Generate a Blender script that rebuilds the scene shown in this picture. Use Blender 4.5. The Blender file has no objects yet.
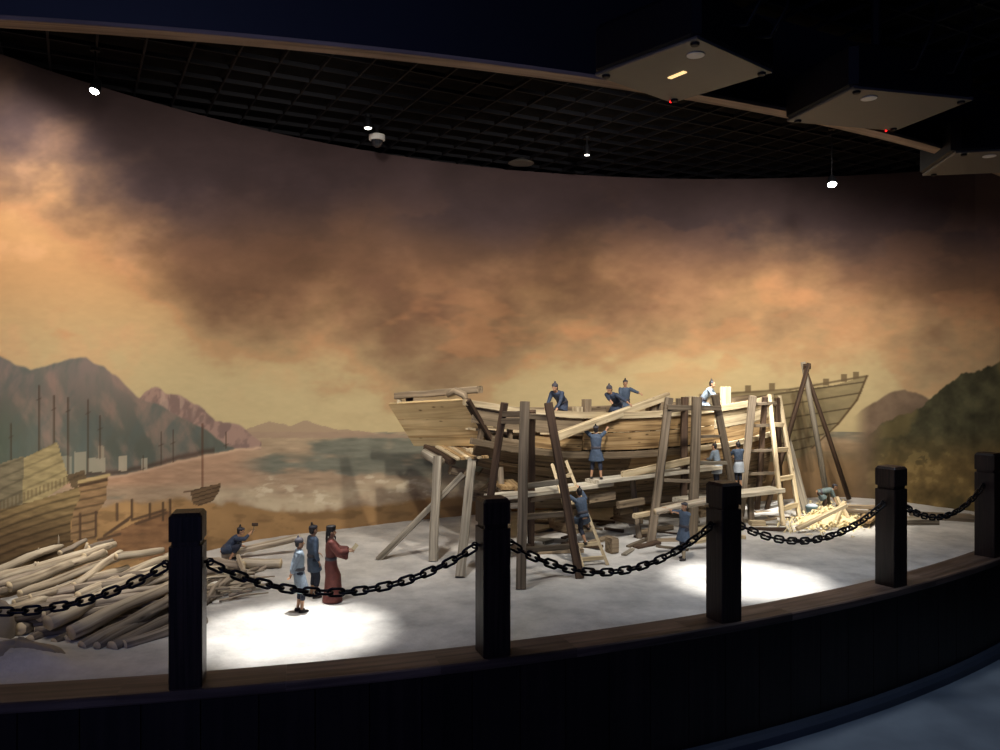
import bpy, math, random
import numpy as np
from mathutils import Vector, Matrix, Quaternion
random.seed(7)
R = random.Random(11)
SC = bpy.context.scene
COL = SC.collection
EYE = 1.6; FOC = 800.0; HOR = 366.0
FLOOR = 0.50; CURB = 0.53; ROOF = 3.07
CC = Vector((-3.0, 11.7)); RF = 9.27           # centre and radius of the platform's front edge
WC = (1.7, 1.8); WR = 4.53                     # centre and radius of the curved mural wall
V = Vector

def P(x, y, d):                                # a point d metres ahead, seen at x, y from the visitor's eye
    return V(((x-500)/FOC*d, d, EYE-(y-HOR)/FOC*d))
def G(x, y, z=FLOOR):
    return P(x, y, FOC*(EYE-z)/(y-HOR))
def arc(phi, r, z=0.0):
    a = math.radians(phi); return V((CC.x+r*math.sin(a), CC.y-r*math.cos(a), z))
def wallY(x): return WC[1]+math.sqrt(max(0.0, WR*WR-(x-WC[0])**2))
def curbY(x, r): return CC.y-math.sqrt(max(0.0, r*r-(x-CC.x)**2))

# ------------------------------------------------------------------ materials
def nt(name):
    m = bpy.data.materials.new(name); m.use_nodes = True
    t = m.node_tree; return m, t, t.nodes, t.links, t.nodes['Principled BSDF']
def lin(c):
    return tuple(((v/255)/12.92 if v <= 10 else (((v/255)+.055)/1.055)**2.4) for v in c)
def plain(name, c, rough=.6, metal=0, noise=0.0, scale=30, emit=None, es=1, bump=0.0, spec=.5):
    m, t, N, L, b = nt(name); c = lin(c)
    b.inputs['Roughness'].default_value = rough; b.inputs['Metallic'].default_value = metal
    b.inputs['Specular IOR Level'].default_value = spec
    b.inputs['Base Color'].default_value = (*c, 1)
    if noise or bump:
        tc = N.new('ShaderNodeTexCoord'); n = N.new('ShaderNodeTexNoise'); n.inputs['Scale'].default_value = scale
        n.inputs['Detail'].default_value = 5
        L.new(tc.outputs['Object'], n.inputs['Vector'])
        if noise:
            r = N.new('ShaderNodeValToRGB')
            r.color_ramp.elements[0].color = (*[v*(1-noise) for v in c], 1); r.color_ramp.elements[0].position = .3
            r.color_ramp.elements[1].color = (*[min(1, v*(1+noise)) for v in c], 1); r.color_ramp.elements[1].position = .7
            L.new(n.outputs['Fac'], r.inputs['Fac']); L.new(r.outputs['Color'], b.inputs['Base Color'])
        if bump:
            bp = N.new('ShaderNodeBump'); bp.inputs['Strength'].default_value = bump; bp.inputs['Distance'].default_value = .01
            L.new(n.outputs['Fac'], bp.inputs['Height']); L.new(bp.outputs['Normal'], b.inputs['Normal'])
    if emit:
        b.inputs['Emission Color'].default_value = (*lin(emit), 1); b.inputs['Emission Strength'].default_value = es
    return m
def wood(name, c1, c2, c3, grain=1.0, rough=.7, knots=True, bump=.4, sat=0.18):
    """grain runs along tc.x; c1 light, c2 mid, c3 dark lines"""
    m, t, N, L, b = nt(name); b.inputs['Roughness'].default_value = rough
    b.inputs['Specular IOR Level'].default_value = .25
    at = N.new('ShaderNodeAttribute'); at.attribute_name = 'tc'
    mp = N.new('ShaderNodeMapping'); mp.inputs['Scale'].default_value = (2.2*grain, 60*grain, 60*grain)
    L.new(at.outputs['Vector'], mp.inputs['Vector'])
    n = N.new('ShaderNodeTexNoise'); n.inputs['Scale'].default_value = 1; n.inputs['Detail'].default_value = 6; n.inputs['Distortion'].default_value = .6
    L.new(mp.outputs['Vector'], n.inputs['Vector'])
    r = N.new('ShaderNodeValToRGB'); e = r.color_ramp.elements
    e[0].color = (*lin(c3), 1); e[0].position = .3; e[1].color = (*lin(c1), 1); e[1].position = .68
    k = e.new(.48); k.color = (*lin(c2), 1)
    L.new(n.outputs['Fac'], r.inputs['Fac'])
    # board to board and blotch variation
    n2 = N.new('ShaderNodeTexNoise'); n2.inputs['Scale'].default_value = 2.3; n2.inputs['Detail'].default_value = 3
    L.new(at.outputs['Vector'], n2.inputs['Vector'])
    mr = N.new('ShaderNodeMapRange'); mr.inputs[1].default_value = .3; mr.inputs[2].default_value = .7
    mr.inputs[3].default_value = 1-sat*1.6; mr.inputs[4].default_value = 1+sat
    L.new(n2.outputs['Fac'], mr.inputs[0])
    mx = N.new('ShaderNodeMix'); mx.data_type = 'RGBA'; mx.blend_type = 'MULTIPLY'; mx.inputs[0].default_value = 1
    L.new(r.outputs['Color'], mx.inputs[6]); L.new(mr.outputs[0], mx.inputs[7])
    out = mx.outputs[2]
    if knots:
        mp2 = N.new('ShaderNodeMapping'); mp2.inputs['Scale'].default_value = (7, 20, 20); L.new(at.outputs['Vector'], mp2.inputs['Vector'])
        vo = N.new('ShaderNodeTexVoronoi'); vo.inputs['Scale'].default_value = 1; L.new(mp2.outputs['Vector'], vo.inputs['Vector'])
        kr = N.new('ShaderNodeValToRGB'); kr.color_ramp.elements[0].color = (.12, .07, .04, 1); kr.color_ramp.elements[0].position = .05
        kr.color_ramp.elements[1].color = (1, 1, 1, 1); kr.color_ramp.elements[1].position = .16
        L.new(vo.outputs['Distance'], kr.inputs['Fac'])
        mk = N.new('ShaderNodeMix'); mk.data_type = 'RGBA'; mk.blend_type = 'MULTIPLY'; mk.inputs[0].default_value = .8
        L.new(out, mk.inputs[6]); L.new(kr.outputs['Color'], mk.inputs[7]); out = mk.outputs[2]
    L.new(out, b.inputs['Base Color'])
    bp = N.new('ShaderNodeBump'); bp.inputs['Strength'].default_value = bump; bp.inputs['Distance'].default_value = .003
    L.new(n.outputs['Fac'], bp.inputs['Height']); L.new(bp.outputs['Normal'], b.inputs['Normal'])
    return m

M = {}
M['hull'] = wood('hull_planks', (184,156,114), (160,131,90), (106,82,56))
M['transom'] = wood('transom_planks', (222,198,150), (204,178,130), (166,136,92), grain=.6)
M['hull_shade'] = wood('shaded_hull_planks', (128,108,82), (104,86,63), (66,53,40))  # hull wood darkened for the shade low on the hull
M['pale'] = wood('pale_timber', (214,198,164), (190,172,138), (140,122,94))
M['mid'] = wood('mid_timber', (156,138,112), (130,114,92), (86,74,60))
M['scaf'] = wood('scaffold_timber', (130,116,98), (106,94,78), (66,57,46), knots=False)
M['scafd'] = wood('dark_scaffold_timber', (90,72,56), (70,54,42), (42,32,25), knots=False)
M['greyw'] = wood('weathered_timber', (158,150,134), (130,122,107), (86,78,67), knots=False)
M['walk'] = wood('walkway_plank', (206,198,180), (180,172,154), (132,122,104), knots=False)
M['post'] = wood('post_stain', (50,37,31), (38,28,24), (20,15,14), grain=1.6, rough=.45, knots=False, bump=.6)
M['curb'] = wood('curb_stain', (104,88,78), (84,68,60), (52,42,38), grain=.5, rough=.5, knots=False, sat=.3)
M['face'] = wood('platform_stain', (34,26,24), (26,20,19), (16,13,13), grain=.5, rough=.5, knots=False, sat=.3)
M['lip'] = wood('bulkhead_lip', (176,150,128), (156,132,112), (116,96,80), grain=.6, knots=False)  # brown wood paled to show light bounced up from the sand
M['fascia'] = plain('bulkhead_paint', (22,24,32), .6, noise=.15, scale=3)
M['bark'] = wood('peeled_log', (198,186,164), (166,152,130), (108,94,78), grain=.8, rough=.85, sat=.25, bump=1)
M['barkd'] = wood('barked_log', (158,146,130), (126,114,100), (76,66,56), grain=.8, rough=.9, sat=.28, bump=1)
M['cut'] = plain('cut_log_end', (206,186,150), .8, noise=.12, scale=60)
M['iron'] = plain('chain_iron', (36,36,40), .38, .85, noise=.3, scale=80)
M['black'] = plain('black_grid', (9,10,17), .7, spec=.2)
M['slab'] = plain('black_void', (3,3,5), .9, spec=.1)
M['grey'] = plain('projector_grey', (78,76,72), .5, noise=.05, scale=20)
M['blackp'] = plain('black_plastic', (10,11,16), .6, spec=.2)
M['white'] = plain('white_plastic', (215,215,212), .4)
M['lens'] = plain('lamp_lens', (255,255,255), .3, emit=(255,250,240), es=60)
M['lensdim'] = plain('dim_lamp_lens', (255,255,255), .3, emit=(255,250,240), es=4)
M['red'] = plain('red_led', (255,40,40), .3, emit=(255,20,20), es=6)
M['warmled'] = plain('vent_glow', (255,220,150), .3, emit=(255,215,150), es=1.2)
M['glass'] = plain('dark_dome', (40,42,48), .1)
M['skin'] = plain('clay_skin', (168,128,98), .6, noise=.08, scale=60)
M['hair'] = plain('black_hair', (22,18,20), .6)
M['blue'] = plain('blue_tunic', (62,77,96), .75, noise=.18, scale=14, bump=.5)
M['blued'] = plain('dark_blue_tunic', (44,56,76), .75, noise=.2, scale=14, bump=.5)
M['bluel'] = plain('pale_blue_tunic', (124,138,150), .75, noise=.15, scale=14, bump=.5)
M['navy'] = plain('navy_trousers', (30,36,52), .8, noise=.2, scale=14, bump=.4)
M['grn'] = plain('grey_green_tunic', (84,98,98), .75, noise=.2, scale=14, bump=.5)
M['robe'] = plain('red_robe', (98,48,40), .7, noise=.2, scale=10, bump=.5)
M['shoe'] = plain('dark_shoe', (34,28,26), .6)
M['sock'] = plain('pale_legging', (150,136,112), .8, noise=.1, scale=30)
M['paper'] = plain('paper', (190,176,140), .8)
M['belt'] = plain('belt_cloth', (62,60,66), .8)
M['apron'] = plain('white_apron', (176,186,196), .8, noise=.1, scale=20)
M['shav'] = plain('shavings', (218,202,158), .8, noise=.3, scale=90)
M['rock'] = plain('plaster_rock', (140,130,118), .9, noise=.2, scale=9, bump=.6)
M['teal'] = plain('teal_tub', (88,112,118), .6, noise=.1, scale=30)

# ------------------------------------------------------------------ mesh builder
class MB:
    def __init__(s): s.v = []; s.f = []; s.tc = []; s.m = []
    def ring(s, pts, tcs):
        i = len(s.v); s.v += pts; s.tc += tcs; return i
    def skin(s, rings, n, caps=True, mi=0, capmi=None):
        for a, b in zip(rings, rings[1:]):
            for k in range(n):
                s.f.append((a+k, a+(k+1) % n, b+(k+1) % n, b+k)); s.m.append(mi)
        if caps:
            c = mi if capmi is None else capmi
            s.f.append(tuple(rings[0]+k for k in reversed(range(n)))); s.m.append(c)
            s.f.append(tuple(rings[-1]+k for k in range(n))); s.m.append(c)
    def bar(s, p, q, w, h, up=V((0,0,1)), n=2, wob=0.0, mi=0, taper=1.0, ch=.12):
        """chamfered board from p to q: w across, h along up"""
        p = V(p); q = V(q); d = (q-p); Ln = d.length; d = d.normalized()
        if abs(d.dot(up)) > .98: up = V((0,1,0))
        x = d.cross(up).normalized(); u = x.cross(d).normalized()
        off = V((R.random()*40, R.random()*40, R.random()*40)); rings = []
        c = min(w, h)*ch
        if wob and n < 6: n = 6
        for i in range(n):
            t = i/(n-1); k = 1+(taper-1)*t
            o = p+d*(Ln*t)
            if wob: o = o+x*R.uniform(-wob, wob)+u*R.uniform(-wob, wob)
            W = w/2*k; H = h/2*k
            sec = [(-W+c, -H), (W-c, -H), (W, -H+c), (W, H-c), (W-c, H), (-W+c, H), (-W, H-c), (-W, -H+c)]
            rings.append(s.ring([o+x*a+u*b for a, b in sec], [off+V((Ln*t, a, b)) for a, b in sec]))
        s.skin(rings, 8, mi=mi); return s
    def tube(s, pts, rad, n=10, mi=0, capmi=None, rough=0.0):
        pts = [V(p) for p in pts]; off = V((R.random()*40, R.random()*40, R.random()*40)); rings = []; acc = 0
        d0 = (pts[1]-pts[0]).normalized(); ref = V((0,0,1)) if abs(d0.z) < .9 else V((1,0,0))
        for i, p in enumerate(pts):
            a = pts[max(0, i-1)]; b = pts[min(len(pts)-1, i+1)]; d = (b-a).normalized()
            x = d.cross(ref).normalized(); y = x.cross(d)
            if i: acc += (pts[i]-pts[i-1]).length
            r = rad[i] if isinstance(rad, (list, tuple)) else rad
            vs = []; ts = []
            for k in range(n):
                t = 2*math.pi*k/n; rr = r*(1+R.uniform(-rough, rough))
                vs.append(p+x*(rr*math.cos(t))+y*(rr*math.sin(t))); ts.append(off+V((acc, r*math.cos(t), r*math.sin(t))))
            rings.append(s.ring(vs, ts))
        s.skin(rings, n, mi=mi, capmi=capmi); return s
    def box(s, c, sx, sy, sz, yaw=0, mi=0):
        d = V((math.cos(yaw), math.sin(yaw), 0)); c = V(c)
        return s.bar(c-d*sx/2, c+d*sx/2, sy, sz, mi=mi, ch=.06)
    def quadstrip(s, rows, mi=0):
        """rows: list of equal-length lists of points (tc from arc length)"""
        base = len(s.v); n = len(rows[0])
        for j, r in enumerate(rows):
            acc = 0
            for i, p in enumerate(r):
                if i: acc += (V(r[i])-V(r[i-1])).length
                s.v.append(V(p)); s.tc.append(V((acc, j*.05, 0)))
        for j in range(len(rows)-1):
            for i in range(n-1):
                a = base+j*n+i; s.f.append((a, a+1, a+n+1, a+n)); s.m.append(mi)
        return s
    def ell(s, c, rx, ry, rz, rot=None, n=12, m=8, mi=0):
        c = V(c); rot = rot or Matrix.Identity(3); rings = []
        for j in range(m+1):
            a = math.pi*(j/m); a = min(max(a, .08), math.pi-.08)
            vs = [c+rot@V((rx*math.sin(a)*math.cos(2*math.pi*k/n), ry*math.sin(a)*math.sin(2*math.pi*k/n), -rz*math.cos(a))) for k in range(n)]
            rings.append(s.ring(vs, [V(v) for v in vs]))
        s.skin(rings, n, mi=mi); return s

WL = {}
def props(o, label=None, cat=None, group=None, kind=None):
    if label: o['label'] = label
    if cat: o['category'] = cat
    if group: o['group'] = group
    if kind: o['kind'] = kind
    return o
def thing(name, loc, label, cat, group=None):
    o = bpy.data.objects.new(name, None); COL.objects.link(o); o.location = loc; o.empty_display_size = .05
    WL[o] = V(loc); return props(o, label, cat, group)
def obj(name, mb, mats, parent=None, label=None, cat=None, group=None, kind=None, smooth=False, origin=None, local=False):
    if not isinstance(mats, (list, tuple)): mats = [mats]
    vs = mb.v
    if local: loc = V((0,0,0)); rel = V((0,0,0))
    else:
        if origin is None:
            mn = V([min(v[i] for v in vs) for i in range(3)]); mxx = V([max(v[i] for v in vs) for i in range(3)])
            origin = (mn+mxx)/2
            if parent is None: origin.z = mn.z
        loc = V(origin); rel = loc
    me = bpy.data.meshes.new(name)
    me.from_pydata([tuple(v-rel) for v in vs], [], mb.f); me.update()
    at = me.attributes.new('tc', 'FLOAT_VECTOR', 'POINT')
    at.data.foreach_set('vector', np.array([tuple(t) for t in mb.tc], dtype=np.float32).ravel())
    for m in mats: me.materials.append(m)
    me.polygons.foreach_set('material_index', np.array(mb.m, dtype=np.int32))
    if smooth: me.polygons.foreach_set('use_smooth', np.ones(len(mb.f), dtype=bool))
    me.update()
    o = bpy.data.objects.new(name, me); COL.objects.link(o)
    if parent is not None:
        o.parent = parent; o.location = V((0,0,0)) if local else loc-WL[parent]
        WL[o] = loc if not local else WL[parent]
    else:
        o.location = loc; WL[o] = loc
    return props(o, label, cat, group, kind)

# ------------------------------------------------------------------ camera
cam = bpy.data.cameras.new('camera'); co = bpy.data.objects.new('camera', cam); COL.objects.link(co)
cam.sensor_width = 36; cam.lens = 36*FOC/1000; cam.shift_y = -9/1000
cam.clip_start = .05
co.location = (0, 0, EYE); co.rotation_euler = (math.radians(90), 0, 0); SC.camera = co
vs_ = SC.view_settings; vs_.view_transform = 'Standard'; vs_.look = 'None'; vs_.gamma = 1; vs_.use_curve_mapping = False; vs_.exposure = 0.0
SC.display_settings.display_device = 'sRGB'

# ------------------------------------------------------------------ the mural wall
def hashn(ix, iy, seed):
    h = (ix.astype(np.int64)*374761393+iy.astype(np.int64)*668265263+seed*1442695041) & 0xffffffff
    h = ((h ^ (h >> 13))*1274126177) & 0xffffffff
    return ((h ^ (h >> 16)) & 0xffff)/65535.0
def vnoise(x, y, seed=0):
    ix = np.floor(x); iy = np.floor(y); fx = x-ix; fy = y-iy; fx = fx*fx*(3-2*fx); fy = fy*fy*(3-2*fy)
    ix = ix.astype(np.int64); iy = iy.astype(np.int64)
    a = hashn(ix, iy, seed); b = hashn(ix+1, iy, seed); c = hashn(ix, iy+1, seed); d = hashn(ix+1, iy+1, seed)
    return (a*(1-fx)+b*fx)*(1-fy)+(c*(1-fx)+d*fx)*fy
def fbm(x, y, s, seed=0, o=5, asp=1.0):
    x = x/s; y = y/s*asp; t = 0; w = .5; tw = 0
    for i in range(o):
        t = t+w*vnoise(x, y, seed+i*17); tw += w; w *= .55; x = x*2.03+5; y = y*2.03+9
    return t/tw
def sst(a, b, x):
    t = np.clip((x-a)/(b-a), 0, 1); return t*t*(3-2*t)
def srgb(c): return np.array(c, dtype=np.float64)/255
def mixc(col, c, a):
    return col*(1-a[..., None])+(c if getattr(c, 'ndim', 1) > 1 else srgb(c))*a[..., None]

def paint(X, Y):
    """the painted scene, in sRGB pigments; the sky tones also carry lamp glow and falloff"""
    n1 = fbm(X, Y, 110, 3, 6, 1.7); n2 = fbm(X+200, Y, 55, 9, 5, 1.3); n3 = fbm(X, Y, 18, 21, 4)
    n4 = fbm(X, Y, 260, 31, 4, 1.2)
    one = np.ones_like(X)
    # sky
    low = srgb((196,178,134)); midc = srgb((184,142,98)); t = sst(250, 400, Y)
    col = midc*(1-t[..., None])+low*t[..., None]
    col = mixc(col, (208,160,118), sst(.5, .72, n2)*sst(420, 330, Y)*.45)
    edge = np.interp(X, [-100, 0, 60, 120, 200, 300, 400, 490, 560, 650, 760, 860, 940, 1000, 1100],
                        [125, 145, 180, 246, 298, 340, 364, 364, 338, 304, 262, 296, 352, 372, 376])  # cloud edge lifted at left and right to paint in the wash lamps' glow
    dark = sst(88, -88, Y-edge+(n1-.5)*190+(n2-.5)*60)
    brown = srgb((110,82,64)); purp = srgb((64,53,58))  # purp painted darker for the light falling off towards the wall top
    up = sst(.15, .85, sst(320, 150, Y)+(n4-.5)*.9)
    cl = brown*(1-up[..., None])+purp*up[..., None]
    cl = cl*(0.82+.36*n2[..., None])
    col = mixc(col, cl, dark*.92)
    # rolling cloud heads with warm rims
    rim = np.exp(-((Y-edge-38+(n1-.5)*190+(n2-.5)*60)/14.0)**2)
    col = mixc(col, (190,134,94), rim*.30)
    puff = sst(.53, .66, fbm(X, Y, 70, 77, 5, 1.7))*dark
    col = mixc(col, (128,94,74), puff*.35*sst(160, 260, Y))
    col = mixc(col, (196,138,96), sst(.58, .72, fbm(X, Y, 60, 52, 4, 2.2))*sst(250, 330, Y)*sst(410, 350, Y)*.35)
    # brush texture
    br = fbm(X, Y, 9, 41, 3, 2.5)
    col = col*(1+(br[..., None]-.5)*.05)
    # sea down from the horizon
    hz = 432+one*0
    sea = (Y > hz)
    s = sst(432, 470, Y)
    seac = srgb((180,158,128))*(1-s[..., None])+srgb((158,136,112))*s[..., None]
    teal = sst(.40, .62, fbm(X, Y, 60, 61, 4, 3.5)+.25*sst(240, 400, X)-.35*np.abs(Y-466)/30)
    seac = mixc(seac, (108,112,100), teal*.85)
    rip = fbm(X, Y, 14, 65, 3, 5.0)
    seac = seac*(1+(rip[..., None]-.5)*.28)
    col = np.where(sea[..., None], seac, col)
    # surf
    surf = np.exp(-((Y-(494+8*np.sin(X/38.0)+(n3-.5)*26-(X-250)*.02))/11.0)**2)
    col = mixc(col, (200,186,156), np.clip(surf*(.15+.9*n3)*sst(140, 230, X), 0, 1)*(Y > 452))
    fm = fbm(X, Y, 10, 66, 4, 2.2)
    foam = sst(.50, .66, fm)*sst(470, 480, Y)*sst(508, 500, Y)*sst(235, 275, X)*sst(.35, .6, fbm(X, Y, 40, 68, 3, 1.5))
    col = mixc(col, (216,204,176), foam*.8)
    # beach
    bl = 505+6*np.sin(X/45.0+1)+(n3-.5)*10-.01*(X-300)
    bm = sst(-3, 3, Y-bl)
    bc = srgb((164,130,88))*(.78+.4*n2[..., None])
    bc = mixc(bc, (116,92,64), sst(.5, .7, fbm(X, Y, 22, 71, 4, 2.6))*.6)
    col = col*(1-bm[..., None])+bc*bm[..., None]
    # land behind the boat and on the right
    ln = sst(560, 700, X)*sst(425, 470, Y)
    col = mixc(col, srgb((132,108,78))*(.75+.5*n2[..., None]), ln)
    # far low hills
    def ridge(xs, ys, rough, seed, sc=18):
        return np.interp(X, xs, ys)+(fbm(X, X*0, sc, seed, 4)-.5)*rough
    h = ridge([225, 250, 270, 290, 305, 330, 360, 400, 430], [440, 428, 422, 427, 420, 429, 432, 436, 440], 5, 81)
    a = (Y > h)&(Y < 438)&(X > 215)&(X < 470)
    col = mixc(col, (158,134,114), a*.7)
    # left mountains
    h = ridge([120, 140, 152, 160, 175, 190, 205, 215, 235, 250, 262, 275], [405, 396, 387, 388, 395, 402, 410, 420, 424, 432, 440, 448], 7, 83, 14)
    sh = 440+(240-X)*.16
    a = sst(-1, 1.5, Y-h)*(Y < 450)*(X > 110)*(X < 262)
    mc = mixc(srgb((162,134,120))*np.ones_like(col), (132,110,102), sst(.45, .65, fbm(X*1.6+Y*.5, Y, 14, 85, 4)))
    mc = mixc(mc, (190,164,144), sst(.5, .68, fbm(X*2.4, Y*.7, 14, 86, 3))*sst(424, 408, Y)*.55)
    col = mixc(col, mc, a)
    h = ridge([-100, -30, 0, 14, 30, 45, 58, 72, 86, 100, 112, 124, 136, 150, 165, 180, 200, 220, 238],
              [350, 352, 358, 364, 370, 368, 364, 358, 356, 364, 374, 384, 396, 402, 408, 416, 428, 440, 450], 7, 87, 16)
    shore = np.interp(X, [-100, 0, 60, 110, 150, 200, 240, 300], [486, 482, 480, 476, 468, 456, 449, 440])+(n3-.5)*4
    a = sst(-1.2, 1.8, Y-h)*(X < 262)*(Y < shore+1)
    g = sst(360, 455, Y)
    mm = srgb((132,118,110))*(1-g[..., None])+srgb((92,96,86))*g[..., None]
    mm = mixc(mm, (154,128,114), sst(.42, .75, fbm(X*1.4-Y*.6, Y*.7, 22, 89, 5))*.7)
    mm = mixc(mm, (94,102,96), sst(.42, .75, fbm(X*1.3+Y*.5, Y*.6, 26, 91, 5))*.8)
    mm = mixc(mm, (104,108,98), sst(.4, .8, fbm(X*2.2, Y*.5, 16, 93, 4))*.45)
    mm = mixc(mm, (84,98,80), sst(30, -40, X-20)*sst(380, 430, Y)*.5)
    col = mixc(col, mm, a)
    # near shore under the mountain
    shore = np.interp(X, [-100, 0, 60, 110, 150, 200, 240, 300], [486, 482, 480, 476, 468, 456, 449, 440])+(n3-.5)*4
    a = (Y > shore)&(X < 300)&(Y < 505)
    wc = srgb((176,140,112))*(.86+.3*rip[..., None]); wc = mixc(wc, (160,140,118), sst(90, 200, X)*one*.3)
    col = mixc(col, wc, (a*1.0)*sst(275, 225, X)*sst(492, 480, Y))
    col = mixc(col, (206,176,146), np.exp(-((Y-shore-1)/1.5)**2)*(X > 105)*(X < 262)*.8)
    col = mixc(col, (78,62,52), np.exp(-((Y-shore+3)/2.6)**2)*(X < 215)*.7)
    # pale huts on the shore
    for x0, x1, y0, y1, c in [(60,72,456,474,(150,146,126)),(74,86,452,474,(160,152,130)),(88,106,458,472,(168,160,138)),
                              (119,127,456,471,(190,176,150)),(142,147,458,470,(182,172,150)),(98,104,446,458,(158,146,124))]:
        col = mixc(col, c, ((X > x0)&(X < x1)&(Y > y0)&(Y < y1))*.75)
    def poly(pts):
        ins = np.zeros(X.shape, bool); n = len(pts)
        for i in range(n):
            x1, y1 = pts[i]; x2, y2 = pts[(i+1) % n]
            if y1 == y2: continue
            c = ((Y < y1) != (Y < y2))&(X < (x2-x1)*(Y-y1)/(y2-y1)+x1)
            ins ^= c
        return ins
    def line(x0, y0, x1, y1, w, c, a=.9):
        nonlocal col
        dx, dy = x1-x0, y1-y0; L2 = dx*dx+dy*dy
        t = np.clip(((X-x0)*dx+(Y-y0)*dy)/L2, 0, 1)
        d = np.hypot(X-x0-t*dx, Y-y0-t*dy)
        col = mixc(col, c, np.clip((w+.5-d), 0, 1)*a)
    # masts
    for x, y0, y1, w in [(39,386,500,.9),(54,396,450,.8),(68,398,478,.8),(88,400,472,.8),(100,416,458,.8),(11,424,470,.7),
                         (161,432,464,.5),(173,430,462,.5),(226,432,448,.4),(143,456,470,.5)]:
        line(x, y0, x, y1, w, (74,60,48), .8)
        line(x-2, y0+14, x+2, y0+12, .5, (74,60,48), .6)
    # junk sails
    grain = .8+.4*fbm(X, Y, 12, 95, 3, 4)
    wb = (n3-.5)*3
    def soft(u, per, w): q = np.abs(np.mod(u, per)-per/2); return sst(w, 0, q)
    stripe = 1-.18*soft(Y+X*.45+wb, 11, 2.2)
    for pts, c in [([(20,460),(57,442),(70,482),(40,502),(20,510)], (160,144,104)),
                   ([(-20,470),(24,456),(22,512),(-20,520)], (124,114,90)),
                   ([(66,476),(84,470),(88,484),(72,488)], (104,88,66))]:
        a = poly(pts); col = np.where(a[..., None], srgb(c)*(grain*stripe)[..., None], col)
    # planked hulls on the left
    pl = 1-.30*soft(Y+X*.30+2*np.sin(X/30)+wb*.6, 8.6, 1.7)+.10*soft(Y+3+X*.30+2*np.sin(X/30)+wb, 8.6, 2)
    a = poly([(-60,524),(-60,518),(0,510),(45,498),(84,485),(79,505),(70,523),(74,545),(74,600),(-60,600)])
    dk = sst(490, 550, Y)
    hc = srgb((138,118,82))*(1-dk[..., None])+srgb((92,74,52))*dk[..., None]
    col = np.where(a[..., None], hc*(grain*pl)[..., None], col)
    for k in range(24):
        line(-8+k*4, 512-k*1.2-(k > 6)*k*.3, -8+k*4, 505-k*1.5, .7, (96,80,58), .6)
    a = poly([(79,482),(108,476),(106,500),(98,512),(96,540),(70,540),(73,512),(80,498)])
    pl2 = 1-.34*soft(Y+X*.2+wb*.6, 8, 1.8)
    col = np.where(a[..., None], srgb((142,114,82))*(grain*pl2)[..., None], col)
    line(79, 482, 109, 475, 1.6, (186,164,116)); line(80, 486, 107, 480, 1.2, (72,56,42))
    # wrecked jetty and its posts
    a = poly([(96,545),(112,534),(140,520),(162,510),(172,512),(172,560),(96,560)])
    col = np.where(a[..., None], srgb((128,96,68))*grain[..., None], col)
    for (x0, y0, x1, y1) in [(104,536,132,516),(110,532,128,520),(132,520,165,510),(136,524,166,513),(98,540,120,534)]:
        line(x0, y0, x1, y1, 1.3, (86,68,52))
    for x, y0, y1 in [(117,504,520),(132,500,518),(150,504,518),(163,503,520),(170,500,520),(80,514,540),(96,512,536)]:
        line(x, y0, x, y1, 1.3, (84,66,50))
    # small boat at anchor
    line(202.5, 424, 202.5, 487, .6, (84,52,38)); line(184, 492, 206, 489, .7, (84,60,44))
    a = poly([(190,491),(200,488),(221,483),(219,492),(213,501),(200,506),(193,504)])
    col = np.where(a[..., None], srgb((106,86,64))*(grain*(1-.3*(np.mod(Y+X*.3, 4) < 1)))[..., None], col)
    # the painted half of the great ship
    a = poly([(700,396),(740,392),(790,391),(835,385),(867,376),(862,392),(852,408),(838,424),(822,436),(812,448),(800,458),(780,462),(700,462)])
    f = fbm(X, Y, 26, 97, 4, 3)
    sc = srgb((146,132,98))*(.78+.4*f[..., None])
    sc = mixc(sc, (112,102,80), sst(380, 460, Y)*.5)
    col = np.where(a[..., None], sc, col)
    for (x0, y0, x1, y1) in [(735,400,864,382),(740,412,860,393),(750,424,851,408),(760,436,838,423),(770,446,824,434),(780,454,812,446)]:
        line(x0, y0, x1, y1, .6, (70,58,42), .85)
    line(700, 395, 790, 389.5, 1.0, (98,84,62), .8); line(790, 389.5, 867, 376, 1.0, (98,84,62), .8)
    line(867, 376, 857, 400, 1.0, (88,70,48)); line(857, 400, 838, 424, 1.0, (88,70,48)); line(838, 424, 812, 448, .8, (88,70,48))
    for x, y in [(826,382),(844,378),(856,375.5),(806,385),(772,387),(748,389)]:
        col = mixc(col, (104,88,64), ((np.abs(X-x) < 3)&(np.abs(Y-y) < 3.6))*.8)
    for x in (793, 800):
        line(x, 396, x+12, 470, 2.4, (100,84,60), .45)  # cast shadow of the pole frame, painted across the ship
    # right-hand hills and shrubs
    h = ridge([840, 862, 875, 890, 905, 920, 932, 945, 1000], [432, 408, 400, 393, 389, 393, 400, 404, 404], 6, 101, 16)
    a = sst(-1, 2, Y-h)*(X > 850)
    col = mixc(col, srgb((116,98,80))*(.75+.5*n3[..., None]), a*sst(850, 872, X))
    h = ridge([862, 880, 900, 918, 930, 945, 958, 972, 990, 1010, 1100], [440, 424, 414, 408, 400, 388, 378, 372, 366, 358, 330], 12, 103, 12)
    a = sst(-1, 1.5, Y-h)*(X > 862)
    fo = fbm(X, Y, 13, 105, 4); fo2 = fbm(X, Y, 30, 107, 4)
    gc = srgb((72,70,50))*(.6+.8*fo[..., None]); gc = mixc(gc, (112,98,62), sst(.55, .7, fo2)*.6)
    col = mixc(col, gc, a*sst(862, 890, X))
    b = sst(425, 470, Y)*(X > 850)
    sc = srgb((126,104,64))*(.65+.7*fo[..., None]); sc = mixc(sc, (72,66,44), sst(.5, .66, fo2)*.6)
    sc = mixc(sc, (166,140,88), ((fo > .62)*1.0)*.5)
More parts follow.
